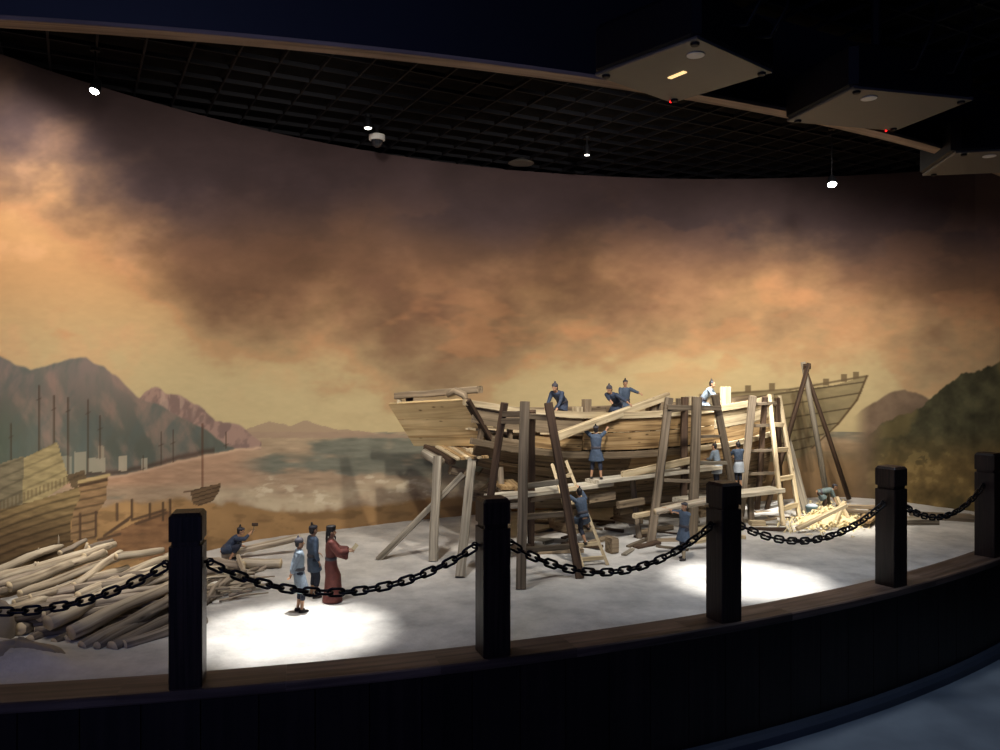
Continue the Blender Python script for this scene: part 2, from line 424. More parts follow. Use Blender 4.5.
    col = mixc(col, sc, b*sst(848, 900, X)*.85)
    return np.clip(col, 0, 1)

def build_mural():
    pxs = np.arange(-110, 976, 1.2); pts = []
    for px in pxs:                        # where each sight line meets the round wall
        k = (px-500)/FOC
        a = k*k+1; b = -2*(k*WC[0]+WC[1]); c = WC[0]**2+WC[1]**2-WR**2
        y = (-b+math.sqrt(b*b-4*a*c))/(2*a); pts.append((k*y, y))
    end = pts[-1]
    for e in (0, 1):
        pp = list(pts) if e == 0 else [(end[0]+(1.15*i/110), end[1]-(.95*i/110)) for i in range(111)]
        if e == 0:
            # carry the wall on behind the left frame edge
            a0 = math.atan2(pp[0][1]-WC[1], pp[0][0]-WC[0]); ex = [(WC[0]+WR*math.cos(a0+i*.02), WC[1]+WR*math.sin(a0+i*.02)) for i in range(35, 0, -1)]
            pp = ex+pp
        zs = np.linspace(FLOOR-.05, ROOF+.01, 440 if e == 0 else 380)
        A = np.array(pp); nx = len(pp); nz = len(zs)
        XX = np.repeat(A[:, 0][None], nz, 0); YY = np.repeat(A[:, 1][None], nz, 0); ZZ = np.repeat(zs[:, None], nx, 1)
        X = 500+FOC*XX/YY; Y = HOR+FOC*(EYE-ZZ)/YY
        colr = paint(X, Y)
        colr = np.where(colr <= .04045, colr/12.92, ((colr+.055)/1.055)**2.4)
        me = bpy.data.meshes.new('mural'); nv = nx*nz
        me.vertices.add(nv); me.vertices.foreach_set('co', np.stack([XX, YY, ZZ], -1).astype(np.float32).ravel())
        j, i = np.meshgrid(np.arange(nz-1), np.arange(nx-1), indexing='ij'); a = (j*nx+i)
        q = np.stack([a, a+1, a+nx+1, a+nx], -1).reshape(-1, 4)
        me.loops.add(q.size); me.loops.foreach_set('vertex_index', q.astype(np.int32).ravel())
        me.polygons.add(len(q)); me.polygons.foreach_set('loop_start', (np.arange(len(q))*4).astype(np.int32))
        me.polygons.foreach_set('use_smooth', np.ones(len(q), bool))
        me.update(calc_edges=True)
        ca = me.color_attributes.new('paint', 'FLOAT_COLOR', 'POINT')
        ca.data.foreach_set('color', np.concatenate([colr, np.ones((nz, nx, 1))], -1).astype(np.float32).ravel())
        if e == 0:
            m, t, N, L, b = nt('mural_paint'); at = N.new('ShaderNodeAttribute'); at.attribute_name = 'paint'
            L.new(at.outputs['Color'], b.inputs['Base Color']); b.inputs['Roughness'].default_value = .85; b.inputs['Specular IOR Level'].default_value = .15
            n = N.new('ShaderNodeTexNoise'); n.inputs['Scale'].default_value = 60; bp = N.new('ShaderNodeBump'); bp.inputs['Strength'].default_value = .08
            tcn = N.new('ShaderNodeTexCoord'); L.new(tcn.outputs['Object'], n.inputs['Vector'])
            L.new(n.outputs['Fac'], bp.inputs['Height']); L.new(bp.outputs['Normal'], b.inputs['Normal']); M['mural'] = m
        me.materials.append(M['mural'])
        o = bpy.data.objects.new('wall_back' if e == 0 else 'wall_right', me); COL.objects.link(o)
        props(o, kind='structure', label='curved wall painted with a dusk harbour, mountains and ships' if e == 0 else 'dim end wall where the painted wooded hill carries on')
build_mural()

# ------------------------------------------------------------------ sand floor of the display
def sandz(x, y):
    z = FLOOR
    z += .08*math.exp(-(((x-2.75)/.75)**2+((y-6.25)/.45)**2))
    z += .075*math.exp(-(((x+1.98)/.22)**2+((y-3.02)/.10)**2))+.05*math.exp(-(((x+1.72)/.16)**2+((y-2.93)/.08)**2))
    z += .03*math.exp(-(((x+1.1)/.5)**2+((y-4.9)/.3)**2))
    return z
def build_sand():
    nx, ny = 300, 150; xs = np.linspace(-2.78, 4.0, nx); mb = MB()
    rows = []
    X = np.repeat(xs[:, None], ny, 1); T = np.repeat(np.linspace(0, 1, ny)[None], nx, 0)
    yc = np.array([curbY(x, RF-.12) for x in xs]); yw = np.array([min(wallY(x), 99) for x in xs]); yw = np.maximum(yw, yc+.01)
    Y = yc[:, None]+(yw-yc)[:, None]*T
    Nn = (fbm(X*100, Y*100, 30, 5, 5)-.5)*.012+(fbm(X*100, Y*100, 6, 15, 3)-.5)*.004
    for i in range(nx):
        for j in range(ny):
            x = float(X[i, j]); y = float(Y[i, j]); mb.v.append(V((x, y, sandz(x, y)+float(Nn[i, j])))); mb.tc.append(V((x, y, 0)))
    for i in range(nx-1):
        for j in range(ny-1):
            a = i*ny+j; mb.f.append((a, a+ny, a+ny+1, a+1)); mb.m.append(0)
    m, t, N, L, b = nt('sand_plaster'); b.inputs['Roughness'].default_value = .9; b.inputs['Specular IOR Level'].default_value = .2
    tc = N.new('ShaderNodeTexCoord')
    n = N.new('ShaderNodeTexNoise'); n.inputs['Scale'].default_value = 4.0; n.inputs['Detail'].default_value = 8; n.inputs['Roughness'].default_value = .65
    L.new(tc.outputs['Object'], n.inputs['Vector'])
    r = N.new('ShaderNodeValToRGB'); r.color_ramp.elements[0].position = .32; r.color_ramp.elements[0].color = (*lin((158,156,152)), 1)
    r.color_ramp.elements[1].position = .66; r.color_ramp.elements[1].color = (*lin((204,201,195)), 1)
    L.new(n.outputs['Fac'], r.inputs['Fac']); L.new(r.outputs['Color'], b.inputs['Base Color'])
    n2 = N.new('ShaderNodeTexNoise'); n2.inputs['Scale'].default_value = 45; n2.inputs['Detail'].default_value = 6; L.new(tc.outputs['Object'], n2.inputs['Vector'])
    bp = N.new('ShaderNodeBump'); bp.inputs['Strength'].default_value = .5; bp.inputs['Distance'].default_value = .01
    L.new(n2.outputs['Fac'], bp.inputs['Height']); L.new(bp.outputs['Normal'], b.inputs['Normal'])
    obj('floor_display', mb, m, kind='structure', label='pale sandy display floor under the boat', smooth=True, origin=(0,0,0))
build_sand()

# ------------------------------------------------------------------ platform: front, curb, plinth, walkway floor, bulkhead, ceiling
def arcband(prof, phi0, phi1, n, mi=0, mb=None):
    """closed profile (r, z) swept along the platform's arc"""
    mb = mb or MB(); k = len(prof); rings = []; off = R.random()*30
    for i in range(n+1):
        ph = phi0+(phi1-phi0)*i/n; s = math.radians(ph-phi0)*RF
        rings.append(mb.ring([arc(ph, r, z) for r, z in prof], [V((off+s, r, z)) for r, z in prof]))
    mb.skin(rings, k, mi=mi); return mb
PH0, PH1 = 1.0, 50.5
# front face boards (grain upright), one structure
mb = MB(); ph = PH0; stp = 1.15
while ph < PH1:
    b0 = ph+.012; b1 = ph+stp-.012; off = R.random()*50
    pr = []
    for (r, z) in [(RF-.03, 0.0), (RF-.012, 0.0), (RF-.012, CURB-.03), (RF-.03, CURB-.03)]: pr.append((r, z))
    rings = []
    for q in (b0, b1):
        rings.append(mb.ring([arc(q, r, z) for r, z in pr], [V((off+z, math.radians(q)*RF, r)) for r, z in pr]))
    mb.skin(rings, 4); ph += stp
obj('wall_front', mb, M['face'], kind='structure', label='dark board front of the raised display platform', origin=(0,0,0))
arcmb = arcband([(RF-.2, 0), (RF-.028, 0), (RF-.028, CURB-.04), (RF-.2, CURB-.04)], PH0, PH1, 60)
obj('wall_platform', arcmb, M['slab'], kind='structure', origin=(0,0,0))
mb = MB(); ph = PH0
while ph < PH1:
    st = 3.3
    arcband([(RF-.165, CURB-.035), (RF, CURB-.035), (RF+.004, CURB-.028), (RF+.004, CURB-.005), (RF-.001, CURB), (RF-.162, CURB), (RF-.165, CURB-.004)], ph+.0015, min(ph+st-.0015, PH1), 8, mb=mb)
    ph += st
obj('trim_1', mb, M['curb'], kind='structure', label='stained timber curb capping the platform edge', origin=(0,0,0))
mb = arcband([(RF-.02, 0), (RF+.035, 0), (RF+.035, .035), (RF+.02, .05), (RF-.02, .05)], PH0, PH1, 60)
obj('baseboard_front', mb, plain('plinth', (52,60,74), .5, noise=.1, scale=6), kind='structure', origin=(0,0,0))
mb = MB(); mb.box((1.0, 1.0, -.05), 14, 12, .1)
m, t, N, L, b = nt('walkway_floor'); b.inputs['Roughness'].default_value = .42
tc = N.new('ShaderNodeTexCoord'); n = N.new('ShaderNodeTexNoise'); n.inputs['Scale'].default_value = 3; n.inputs['Detail'].default_value = 8; L.new(tc.outputs['Object'], n.inputs['Vector'])
r = N.new('ShaderNodeValToRGB'); r.color_ramp.elements[0].position = .35; r.color_ramp.elements[0].color = (*lin((98,108,120)), 1); r.color_ramp.elements[1].position = .7; r.color_ramp.elements[1].color = (*lin((124,136,148)), 1)
L.new(n.outputs['Fac'], r.inputs['Fac']); L.new(r.outputs['Color'], b.inputs['Base Color'])
obj('floor', mb, m, kind='structure', label='grey polished visitor walkway floor', origin=(0,0,0))

mb = arcband([(RF-.005, 2.712), (RF-.005, ROOF+.02), (RF-.065, ROOF+.02), (RF-.065, 2.712)], PH0, PH1+2, 70)
bulk = obj('beam_bulkhead', mb, M['fascia'], kind='structure', label='dark curved bulkhead hanging over the platform edge', origin=(0,0,0))
mb = arcband([(RF, 2.70), (RF, 2.715), (RF-.07, 2.715), (RF-.07, 2.70)], PH0, PH1+2, 70)
obj('trim_2', mb, M['lip'], kind='structure', label='timber lip under the curved bulkhead, coloured pale for light off the sand', origin=(0,0,0))

# open black ceiling grid and the void above it
mb = MB(); mb.box((1.0, 2.5, ROOF+.085), 15, 13, .05)
obj('ceiling', mb, M['slab'], kind='structure', label='black void above the open ceiling grid', origin=(0,0,0))
mb = MB(); ga = math.radians(28); cx, cy = 1.0, 3.0
for k in range(-26, 27):
    o = k*.2
    for dd in (ga, ga+math.pi/2):
        d = V((math.cos(dd), math.sin(dd), 0)); nrm = V((-d.y, d.x, 0)); c = V((cx, cy, ROOF+.028))+nrm*o
        mb.bar(c-d*5.3, c+d*5.3, .010, .022)
obj('ceiling_grid', mb, M['black'], kind='structure', label='black open cell ceiling grid', origin=(0,0,0))
# rest of the hall: dark walls round the visitor side
mb = MB()
for a, b2 in [((-3.6,-4.5),(6.6,-4.5)),((6.6,-4.5),(6.6,7)),((-3.6,-4.5),(-3.6,2.6))]:
    mb.bar((*a, 1.8), (*b2, 1.8), .1, 3.6)
obj('wall_hall', mb, plain('hall_wall', (40,42,50), .8), kind='structure', origin=(0,0,0))

# ------------------------------------------------------------------ posts and chains
PH = [5.6, 12.2, 18.85, 25.4, 32.3, 38.75]
PW = .106; PR = RF-.068; HK = CURB+.405
plabels = ['dark square chain post at the far left end', 'dark square chain post in front of the log pile', 'dark square chain post left of the tall tripod trestle',
           'dark square chain post right of the man shouldering a beam', 'dark square chain post beside the heap of wood shavings', 'dark square chain post at the right edge of the picture']
def square(mb, c, w, z0, z1, yaw, w1=None, ch=.004):
    w1 = w1 or w; rings = []; off = V((R.random()*30,)*3)
    for z, ww in ((z0, w), (z1, w1)):
        h = ww/2; pts = [(-h+ch,-h),(h-ch,-h),(h,-h+ch),(h,h-ch),(h-ch,h),(-h+ch,h),(-h,h-ch),(-h,-h+ch)]
        rings.append(mb.ring([V((c.x+x*math.cos(yaw)-y*math.sin(yaw), c.y+x*math.sin(yaw)+y*math.cos(yaw), z)) for x, y in pts], [off+V((z, x, y)) for x, y in pts]))
    mb.skin(rings, 8)
hooks = []
for i, ph in enumerate(PH):
    c = arc(ph, PR, CURB); yaw = math.radians(ph)
    t = thing('chain_post', c, plabels[i], 'post', 'chain posts along the platform edge')
    mb = MB(); square(mb, c, PW, CURB, CURB+.470, yaw); square(mb, c, PW*.86, CURB+.470, CURB+.487, yaw)
    obj('shaft', mb, M['post'], t)
    mb = MB(); square(mb, c, PW, CURB+.487, CURB+.568, yaw); square(mb, c, PW, CURB+.568, CURB+.580, yaw, PW*.84)
    obj('cap', mb, M['post'], t)
    tg = V((math.cos(yaw), math.sin(yaw), 0)); hp = []
    for s in (-1, 1):
        p = c+tg*(s*(PW/2)); p.z = HK; e = p+tg*(s*.018)
        mb = MB(); mb.tube([p-tg*s*.005, p+tg*(s*.010)], .006, 8)
        pts = []
        nn = V((-tg.y, tg.x, 0))
        for k in range(13):
            a = 2*math.pi*k/12; pts.append(e+tg*(.011*math.cos(a))+V((0,0,1))*(.011*math.sin(a)))
        mb.tube(pts, .0035, 6)
        obj('eyebolt', mb, M['iron'], t, smooth=True); hp.append(e)
    hooks.append(hp)
# one link: stadium ring, long axis X, lying in XY
def link_mesh():
    mb = MB(); a, rr, w = .0160, .0135, .0050; path = []
    for k in range(9): t = -math.pi/2+math.pi*k/8; path.append(V((a+rr*math.cos(t), rr*math.sin(t), 0)))
    for k in range(9): t = math.pi/2+math.pi*k/8; path.append(V((-a+rr*math.cos(t), rr*math.sin(t), 0)))
    n = len(path); k = 8; rings = []
    for i, p in enumerate(path):
        d = (path[(i+1) % n]-path[i-1]).normalized(); x = V((-d.y, d.x, 0))
        rings.append(mb.ring([p+x*(w*math.cos(2*math.pi*q/k))+V((0,0,w*math.sin(2*math.pi*q/k))) for q in range(k)], [p]*k))
    mb.skin(rings+[rings[0]], k, caps=False)
    return mb
clabels = ['black iron chain hanging across the log pile', 'black iron chain hanging in front of the three standing men', 'black iron chain hanging in front of the trestle and climbing ladder',
           'black iron chain hanging in front of the right light pool', 'black iron chain hanging in front of the planks at far right']
sags = [.13, .13, .145, .12, .12]
proto = None
for i in range(5):
    a = hooks[i][1]+V((0,0,-.008)); b = hooks[i+1][0]+V((0,0,-.008)); L_ = (b-a).length
    def cp(t): p = a.lerp(b, t); p.z -= sags[i]*4*t*(1-t); return p
    N_ = 400; S = [0.0]; pr = cp(0)
    for k in range(1, N_+1):
        q = cp(k/N_); S.append(S[-1]+(q-pr).length); pr = q
    n = round(S[-1]/.0415); pit = S[-1]/n
    t = thing('chain', cp(.5), clabels[i], 'chain', 'iron chains between the posts')
    for k in range(n):
        s = (k+.5)*pit; idx = min(range(N_+1), key=lambda q: abs(S[q]-s)); p = cp(idx/N_)
        d = (cp(min(1, idx/N_+.01))-cp(max(0, idx/N_-.01))).normalized()
        up = V((0,0,1)); y = up.cross(d).normalized(); z = d.cross(y)
        ang = math.radians(4 if k % 2 else 96)+R.uniform(-.12, .12)
        y2 = y*math.cos(ang)+z*math.sin(ang); z2 = d.cross(y2)
        rot = Matrix((d, y2, z2)).transposed()
        if proto is None:
            o = proto = obj('link', link_mesh(), M['iron'], t, smooth=True, local=True)
        else:
            o = proto.copy(); COL.objects.link(o); o.parent = t
        o.location = p-t.location; o.rotation_euler = rot.to_euler()

# ------------------------------------------------------------------ the great boat
A0 = V((-.211, 4.45, 0)); B0 = V((2.08, 6.15, 0)); AX = (B0-A0).normalized(); INW = V((-AX.y, AX.x, 0)); LB = (B0-A0).length
def ip(t, ks):
    return float(np.interp(t, [k[0] for k in ks], [k[1] for k in ks]))
def gz(t): return ip(t, [(-.05,1.425),(0,1.41),(.06,1.385),(.12,1.357),(.25,1.32),(.37,1.30),(.55,1.296),(.71,1.306),(.85,1.328),(.92,1.342),(1,1.375)])
def kz(t): return ip(t, [(-.1,1.02),(0,.92),(.1,.83),(.25,.74),(.45,.68),(.8,.66),(1,.70)])
def hb(t): return ip(t, [(0,.345),(.4,.345),(.55,.32),(.7,.25),(.85,.16),(.95,.10),(1,.07)])
def bulge(t): return .06*math.sin(math.pi*max(0, min(1, t)))
FV = [(0,0),(.15,.005),(.35,.03),(.5,.09),(.65,.20),(.8,.42),(.92,.70),(1,.96)]
def HS(t, v, side=1, out=0.0):
    """point of the hull skin; side 1 is the visitor's side; out = distance proud of the skin"""
    c = A0+AX*(LB*t)+INW*hb(t)-INW*bulge(t)*.5
    half = hb(t)+bulge(t)*.5
    w = half*(1-ip(v, FV))+out
    z = gz(t)+(kz(t)-gz(t))*v
    return V((0,0,z))+c-INW*(w*side)
def strake(name, par, v0, v1, t0, t1, mat, out=0.0, th=.014, side=1, n=26, label=None):
    mb = MB(); rings = []; off = V((R.random()*40, R.random()*40, R.random()*40)); ac = 0; j = R.uniform(-.002, .002)
    for i in range(n+1):
        t = t0+(t1-t0)*i/n
        sec = []; vv = [v0, (v0*2+v1)/3, (v0+2*v1)/3, v1]
        for v in vv: sec.append(HS(t, v, side, out+th+j))
        for v in reversed(vv): sec.append(HS(t, v, side, out+j))
        if i: ac = LB*(t1-t0)*i/n
        rings.append(mb.ring(sec, [off+V((ac, (v-v0)*.7, 0)) for v in vv]+[off+V((ac, (v-v0)*.7, .02)) for v in reversed(vv)]))
    mb.skin(rings, 8)
    return obj(name, mb, mat, par, label)
boat = thing('wooden_ship', (.9, 5.4, FLOOR), 'unfinished planked wooden ship hull with square stern standing under scaffolding', 'ship')
# visitor side strakes
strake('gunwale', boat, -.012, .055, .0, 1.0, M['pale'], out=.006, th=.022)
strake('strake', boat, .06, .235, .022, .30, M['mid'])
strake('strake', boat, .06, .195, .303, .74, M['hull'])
strake('strake', boat, .06, .235, .743, 1.0, M['pale'])  # pale wood chosen to show the strong lamp on this end
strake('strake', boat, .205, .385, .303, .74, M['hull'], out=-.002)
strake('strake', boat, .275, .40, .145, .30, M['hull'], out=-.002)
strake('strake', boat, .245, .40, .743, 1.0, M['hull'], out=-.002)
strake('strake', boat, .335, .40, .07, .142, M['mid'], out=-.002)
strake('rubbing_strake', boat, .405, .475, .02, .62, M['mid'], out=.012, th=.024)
strake('rubbing_strake', boat, .405, .46, .623, 1.0, M['pale'], out=.010, th=.020)  # paler again for the lamplit end of the hull
strake('strake', boat, .48, .59, .035, .45, M['hull_shade'])
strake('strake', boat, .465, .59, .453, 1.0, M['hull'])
strake('strake', boat, .60, .70, .05, .55, M['hull_shade'])
strake('strake', boat, .60, .70, .553, 1.0, M['hull_shade'])
strake('strake', boat, .71, .80, .07, .5, M['hull_shade'])
strake('strake', boat, .71, .80, .503, 1.0, M['hull_shade'])
strake('strake', boat, .81, .895, .11, .6, M['hull_shade'])
strake('strake', boat, .81, .895, .603, 1.0, M['hull_shade'])
strake('strake', boat, .905, .99, .14, 1.0, M['hull_shade'])
# far side
for (a, b_, m_, t_) in [(-.012,.06,'mid',.03),(.065,.23,'mid',.06),(.235,.40,'mid',.11),(.41,.59,'hull_shade',.20),(.60,.80,'hull_shade',.24),(.81,.99,'hull_shade',.26)]:
    strake('strake', boat, a, b_, t_, .985, M[m_], side=-1, n=18)
# keel
mb = MB(); rings = []
for i in range(25):
    t = .10+.89*i/24; c = A0+AX*(LB*t)+INW*hb(max(0, t))-INW*bulge(t)*.5; z = kz(t)
    rings.append(mb.ring([c+INW*a+V((0,0,z+b_)) for a, b_ in ((-.022,-.05),(.022,-.05),(.022,.015),(-.022,.015))], [V((t*LB, a, b_)) for a, b_ in ((-.022,-.05),(.022,-.05),(.022,.015),(-.022,.015))]))
mb.skin(rings, 4); obj('keel', mb, M['mid'], boat)
# frames (ribs) inside the visitor side, and the timber heads that stand above the gunwale
for k in range(14):
    t = .05+k*.068
    for sd in ((1, -1) if k > 2 else (1,)):
        mb = MB(); rings = []
        for i in range(13):
            v = .01+.96*i/12; p = HS(t, v, sd, -.004); q = HS(t, v, sd, -.034)
            rings.append(mb.ring([p-AX*.012, p+AX*.012, q+AX*.012, q-AX*.012], [V((v, a, 0)) for a in (0, .02, .04, .06)]))
        mb.skin(rings, 4); obj('rib', mb, M['mid'], boat)
def head(px, w, dpt, h, mat, ztop=None, inn=.05, py=None):
    # find t for the sight line
    best = min((abs(500+FOC*HS(t/500, 0).x/HS(t/500, 0).y-px), t/500) for t in range(0, 501))[1]
    p = HS(best, 0, 1, -inn); mb = MB(); p.z = gz(best)-.04
    mb.bar(p, p+V((0,0,h+.04)), w, dpt, up=INW, wob=.0); return obj('timberhead', mb, mat, boat)
head(592, .05, .05, .085, M['mid']); head(583, .055, .05, .035, M['pale'])
head(660, .07, .06, .075, M['mid'], inn=.08); head(667, .05, .05, .06, M['mid'])
head(686, .05, .05, .075, M['scaf']); head(697, .085, .05, .085, M['pale']); head(720, .05, .04, .07, M['pale'])
head(731, .075, .05, .125, M['pale']); 
# deck planks
mb = MB(); 
for k in range(9):
    rings = []; off = V((k*3.1, k, 0))
    for i in range(21):
        t = .04+.9*i/20; c = A0+AX*(LB*t)+INW*hb(t)-INW*bulge(t)*.5; w = (hb(t)+bulge(t)*.5)*.9; z = gz(t)-.145
        a = -w+2*w*k/9; b_ = -w+2*w*(k+.93)/9
        rings.append(mb.ring([c+INW*a+V((0,0,z)), c+INW*b_+V((0,0,z)), c+INW*b_+V((0,0,z-.015)), c+INW*a+V((0,0,z-.015))], [off+V((t*LB, q, 0)) for q in (0,.06,.07,.01)]))
    mb.skin(rings, 4)
obj('deck', mb, M['pale'], boat)
# transom of three wide boards, raked
TL, TR = P(388, 404, 4.95), P(463, 400, 4.45); BL, BR = P(414, 446, 4.98), P(490, 446, 4.62)
nrm = (TR-TL).cross(BL-TL).normalized()
if nrm.y > 0: nrm = -nrm
for k, (a, b_) in enumerate(((0,.385),(.39,.565),(.57,.80),(.805,1))):
    mb = MB(); off = V((k*7.3, k*3, 0)); rings = []
    for s in np.linspace(0, 1, 8):
        s = float(s); l0 = TL.lerp(BL, a); l1 = TL.lerp(BL, b_); r0 = TR.lerp(BR, a); r1 = TR.lerp(BR, b_)
        p0 = l0.lerp(r0, s); p1 = l1.lerp(r1, s); Ls = (r0-l0).length*s; hh = (p1-p0).length
        rings.append(mb.ring([p0, p1, p1-nrm*.02, p0-nrm*.02], [off+V((Ls, 0, 0)), off+V((Ls, hh, 0)), off+V((Ls, hh, .02)), off+V((Ls, 0, .02))]))
    mb.skin(rings, 4); obj('transom_board', mb, M['transom'], boat)
# quarter knee at the corner of the stern, dark diagonal edge of the transom
mb = MB(); mb.bar(TR+V((.022,-.01,0)), BR+V((.022,-.01,0)), .04, .03); obj('stern_post', mb, M['scafd'], boat)
mb = MB(); mb.tube([P(448,395,4.55), P(456,391,4.52), P(464,395,4.47), P(468,403,4.47)], [.018,.022,.022,.014], 8); obj('knee', mb, M['mid'], boat, smooth=True)
# stern counter: short deck boards under the transom, with the stepped beam ends
for k in range(6):
    p = P(438+k*6.5, 446.5+k*.1, 4.86-.02*k); q = P(459+k*5.4, 459-k*.35, 4.60-.012*k); mb = MB(); mb.bar(p, q, .036, .014); obj('counter_board', mb, M['hull' if k % 2 else 'pale'], boat)
mb = MB(); mb.bar(P(427, 447, 4.92), P(452, 462, 4.66), .05, .035); obj('counter_beam', mb, M['scafd'], boat)
mb = MB(); mb.bar(P(466, 451, 4.7), P(520, 452, 4.75), .05, .035); obj('counter_beam', mb, M['pale'], boat)
mb = MB(); mb.bar(P(450, 470, 4.7), P(486, 478, 4.8), .05, .05); obj('counter_beam', mb, M['mid'], boat)
mb = MB(); mb.tube([P(424, 453, 4.72), P(441, 463, 4.62)], [.028, .03], 12); obj('roller_beam', mb, M['greyw'], boat, smooth=True)
mb = MB(); mb.bar(P(500, 482, 4.7), P(508, 488, 4.55), .08, .02); mb.bar(P(508, 481, 4.7), P(519, 490, 4.58), .06, .02); obj('counter_board', mb, M['hull'], boat)

def beam(name, p, q, w, h, mat, label, cat, group=None, wob=.0, up=V((0,0,1)), taper=1.0):
    mb = MB(); mb.bar(p, q, w, h, up=up, wob=wob, taper=taper)
    return obj(name, mb, M[mat], None, label, cat, group)
# loose timber laid on top of the stern, on two chocks
beam('timber', P(397, 396, 4.92), P(480, 389.3, 4.50), .05, .04, 'mid', 'squared timber laid along the top edge of the stern', 'timber', wob=.003)
beam('wood_chock', P(399, 402.6, 4.90)+V((0,0,-.008)), P(399.5, 399.4, 4.90), .03, .03, 'pale', 'small pale chock under the left end of the stern timber', 'chock')
beam('wood_chock', P(406, 399.9, 4.87), P(413, 399, 4.87), .03, .022, 'scafd', 'dark little chock beside the pale one on the stern edge', 'chock')

# hull stands: keel blocks, props
def post(name, top, base, w, h, mat, label, cat='prop', group=None, up=V((0,1,0))):
    return beam(name, base, top, w, h, mat, label, cat, group, wob=.002, up=up)
post('prop', P(438, 456, 4.62), G(433, 561), .05, .045, 'greyw', 'pale upright prop under the ship stern, left of the dark brace')
post('prop', P(463, 474, 4.66), G(378, 560), .035, .04, 'greyw', 'long slanting brace running down left from the stern')
post('prop', P(472, 459, 4.6), G(460, 578), .05, .045, 'greyw', 'pale leaning prop between the stern and the second chain post')
for k, t in enumerate((.16, .36, .56, .76)):
    c = A0+AX*(LB*t)+INW*hb(t)-INW*bulge(t)*.5; zt = kz(t)-.052
    tt = thing('keel_block', (c.x, c.y, FLOOR), ['stacked keel block nearest the stern under the hull','second stacked keel block from the stern under the hull','third stacked keel block from the stern under the hull','stacked keel block under the hull behind the right trestle'][k], 'keel block', 'keel blocks under the hull')
    nb = max(2, int((zt-FLOOR)/.055)); hz = (zt-FLOOR+.005)/nb
    for j in range(nb):
        mb = MB(); d = INW if j % 2 == 0 else AX; z = FLOOR-.005+hz*(j+.5); mb.bar(V((c.x, c.y, z))-d*.11, V((c.x, c.y, z))+d*.11, .07, hz*.97); obj('block', mb, M['mid'], tt)
# side shores against the hull
for k, (px, t, v) in enumerate([(640, .46, .62), (520, .10, .66)]):
    top = HS(t, v, 1, .03); base = V((top.x+.03, top.y-.12, FLOOR)); post('shore', top, base, .035, .035, 'scaf', ['dark shore propping the hull behind the climbing man','short dark shore propping the hull near the stern'][k], 'shore')
# planks lying along the hull side
beam('plank', P(622, 475, 4.98), P(697, 459, 5.37), .02, .045, 'pale', 'pale sawn plank clamped along the hull above the walkway', 'plank', wob=.001)
beam('plank', P(588, 499, 4.86), P(614, 495, 4.98), .03, .055, 'mid', 'short board on the hull side just right of the climbing man', 'plank')
beam('plank', P(618, 505, 5.0), P(643, 501, 5.12), .03, .045, 'mid', 'short pale board on the lower hull under the walkway', 'plank')
beam('plank', P(634, 516, 5.0), P(651, 513, 5.1), .03, .03, 'pale', 'small light batten end beneath the hull at centre', 'plank')

# ------------------------------------------------------------------ trestles
def trestle(name, label, legs, rungs, loc):
    t = thing(name, loc, label, 'trestle', 'trestles holding the walkway')
    for (a, b_, w, m_) in legs:
        mb = MB(); mb.bar(b_, a, w, w*.85, up=V((0,1,0)), wob=.0025); obj('leg', mb, M[m_], t)
    for (a, b_, w, m_) in rungs:
        mb = MB(); mb.bar(a, b_, w*.8, w, wob=.001); obj('rung', mb, M[m_], t)
    return t
def onleg(leg, y):
    a, b_ = leg[0], leg[1]
    f = lambda p: HOR+FOC*(EYE-p.z)/p.y
    ya, yb = f(a), f(b_); lo, hi = 0.0, 1.0
    for _ in range(40):
        m_ = (lo+hi)/2; p = a.lerp(b_, m_)
        if f(p) < y: lo = m_
        else: hi = m_
    return a.lerp(b_, lo)
l1 = (P(525, 402, 4.12), G(521, 589), .05, 'scaf'); l2 = (P(548, 403, 4.3), G(580, 578), .046, 'scafd')
l3 = (P(505, 403, 4.3), G(479, 566), .042, 'scafd'); l4 = (P(532, 411, 4.42), G(531, 552), .04, 'scafd')
trestle('trestle', 'tall dark four legged trestle beside the second chain post', [l1, l2, l3, l4],
        [(onleg(l3, 414), onleg(l1, 414), .03, 'scaf'), (onleg(l3, 421), onleg(l1, 421), .03, 'scaf'), (onleg(l4, 416)+V((-.02,0,0)), onleg(l2, 418), .03, 'scaf'),
         (onleg(l1, 487)+V((0,.02,0)), onleg(l2, 482)+V((0,.02,0)), .028, 'greyw'), (onleg(l1, 518)+V((0,.02,0)), onleg(l2, 514)+V((0,.02,0)), .028, 'scaf'), (onleg(l1, 551)+V((0,.02,0)), onleg(l2, 547)+V((0,.02,0)), .028, 'scaf'),
         (onleg(l3, 500)+V((0,.0,-.03)), onleg(l1, 506), .028, 'greyw'), (onleg(l4, 500), onleg(l2, 496)+V((0,.03,0)), .025, 'scaf'), (onleg(l3, 548), onleg(l4, 546), .03, 'scafd')], (.15, 4.2, FLOOR))
r1 = (P(669, 398, 5.1), G(651, 543), .05, 'scaf'); r2 = (P(685, 397, 5.40), G(683, 530), .045, 'scafd')
r3 = (P(697, 397, 5.1), G(692, 539), .058, 'scaf'); r4 = (P(715, 395, 5.22), G(741, 529), .045, 'scaf')
trestle('trestle', 'dark four legged trestle behind the man shouldering a beam', [r1, r2, r3, r4],
        [(onleg(r1, 407)+V((-.01,-.03,0)), onleg(r4, 408)+V((.01,-.03,0)), .032, 'scaf'), (onleg(r1, 411), onleg(r2, 409), .026, 'scaf'), (onleg(r3, 437)+V((0,.02,0)), onleg(r4, 436), .018, 'scaf'),
         (onleg(r3, 463)+V((0,.02,0)), onleg(r4, 463), .024, 'greyw'), (onleg(r1, 506), onleg(r3, 502), .025, 'scaf'), (onleg(r2, 492), onleg(r4, 492), .025, 'scaf'), (onleg(r1, 480), onleg(r3, 481), .022, 'scaf')], (1.15, 5.2, FLOOR))
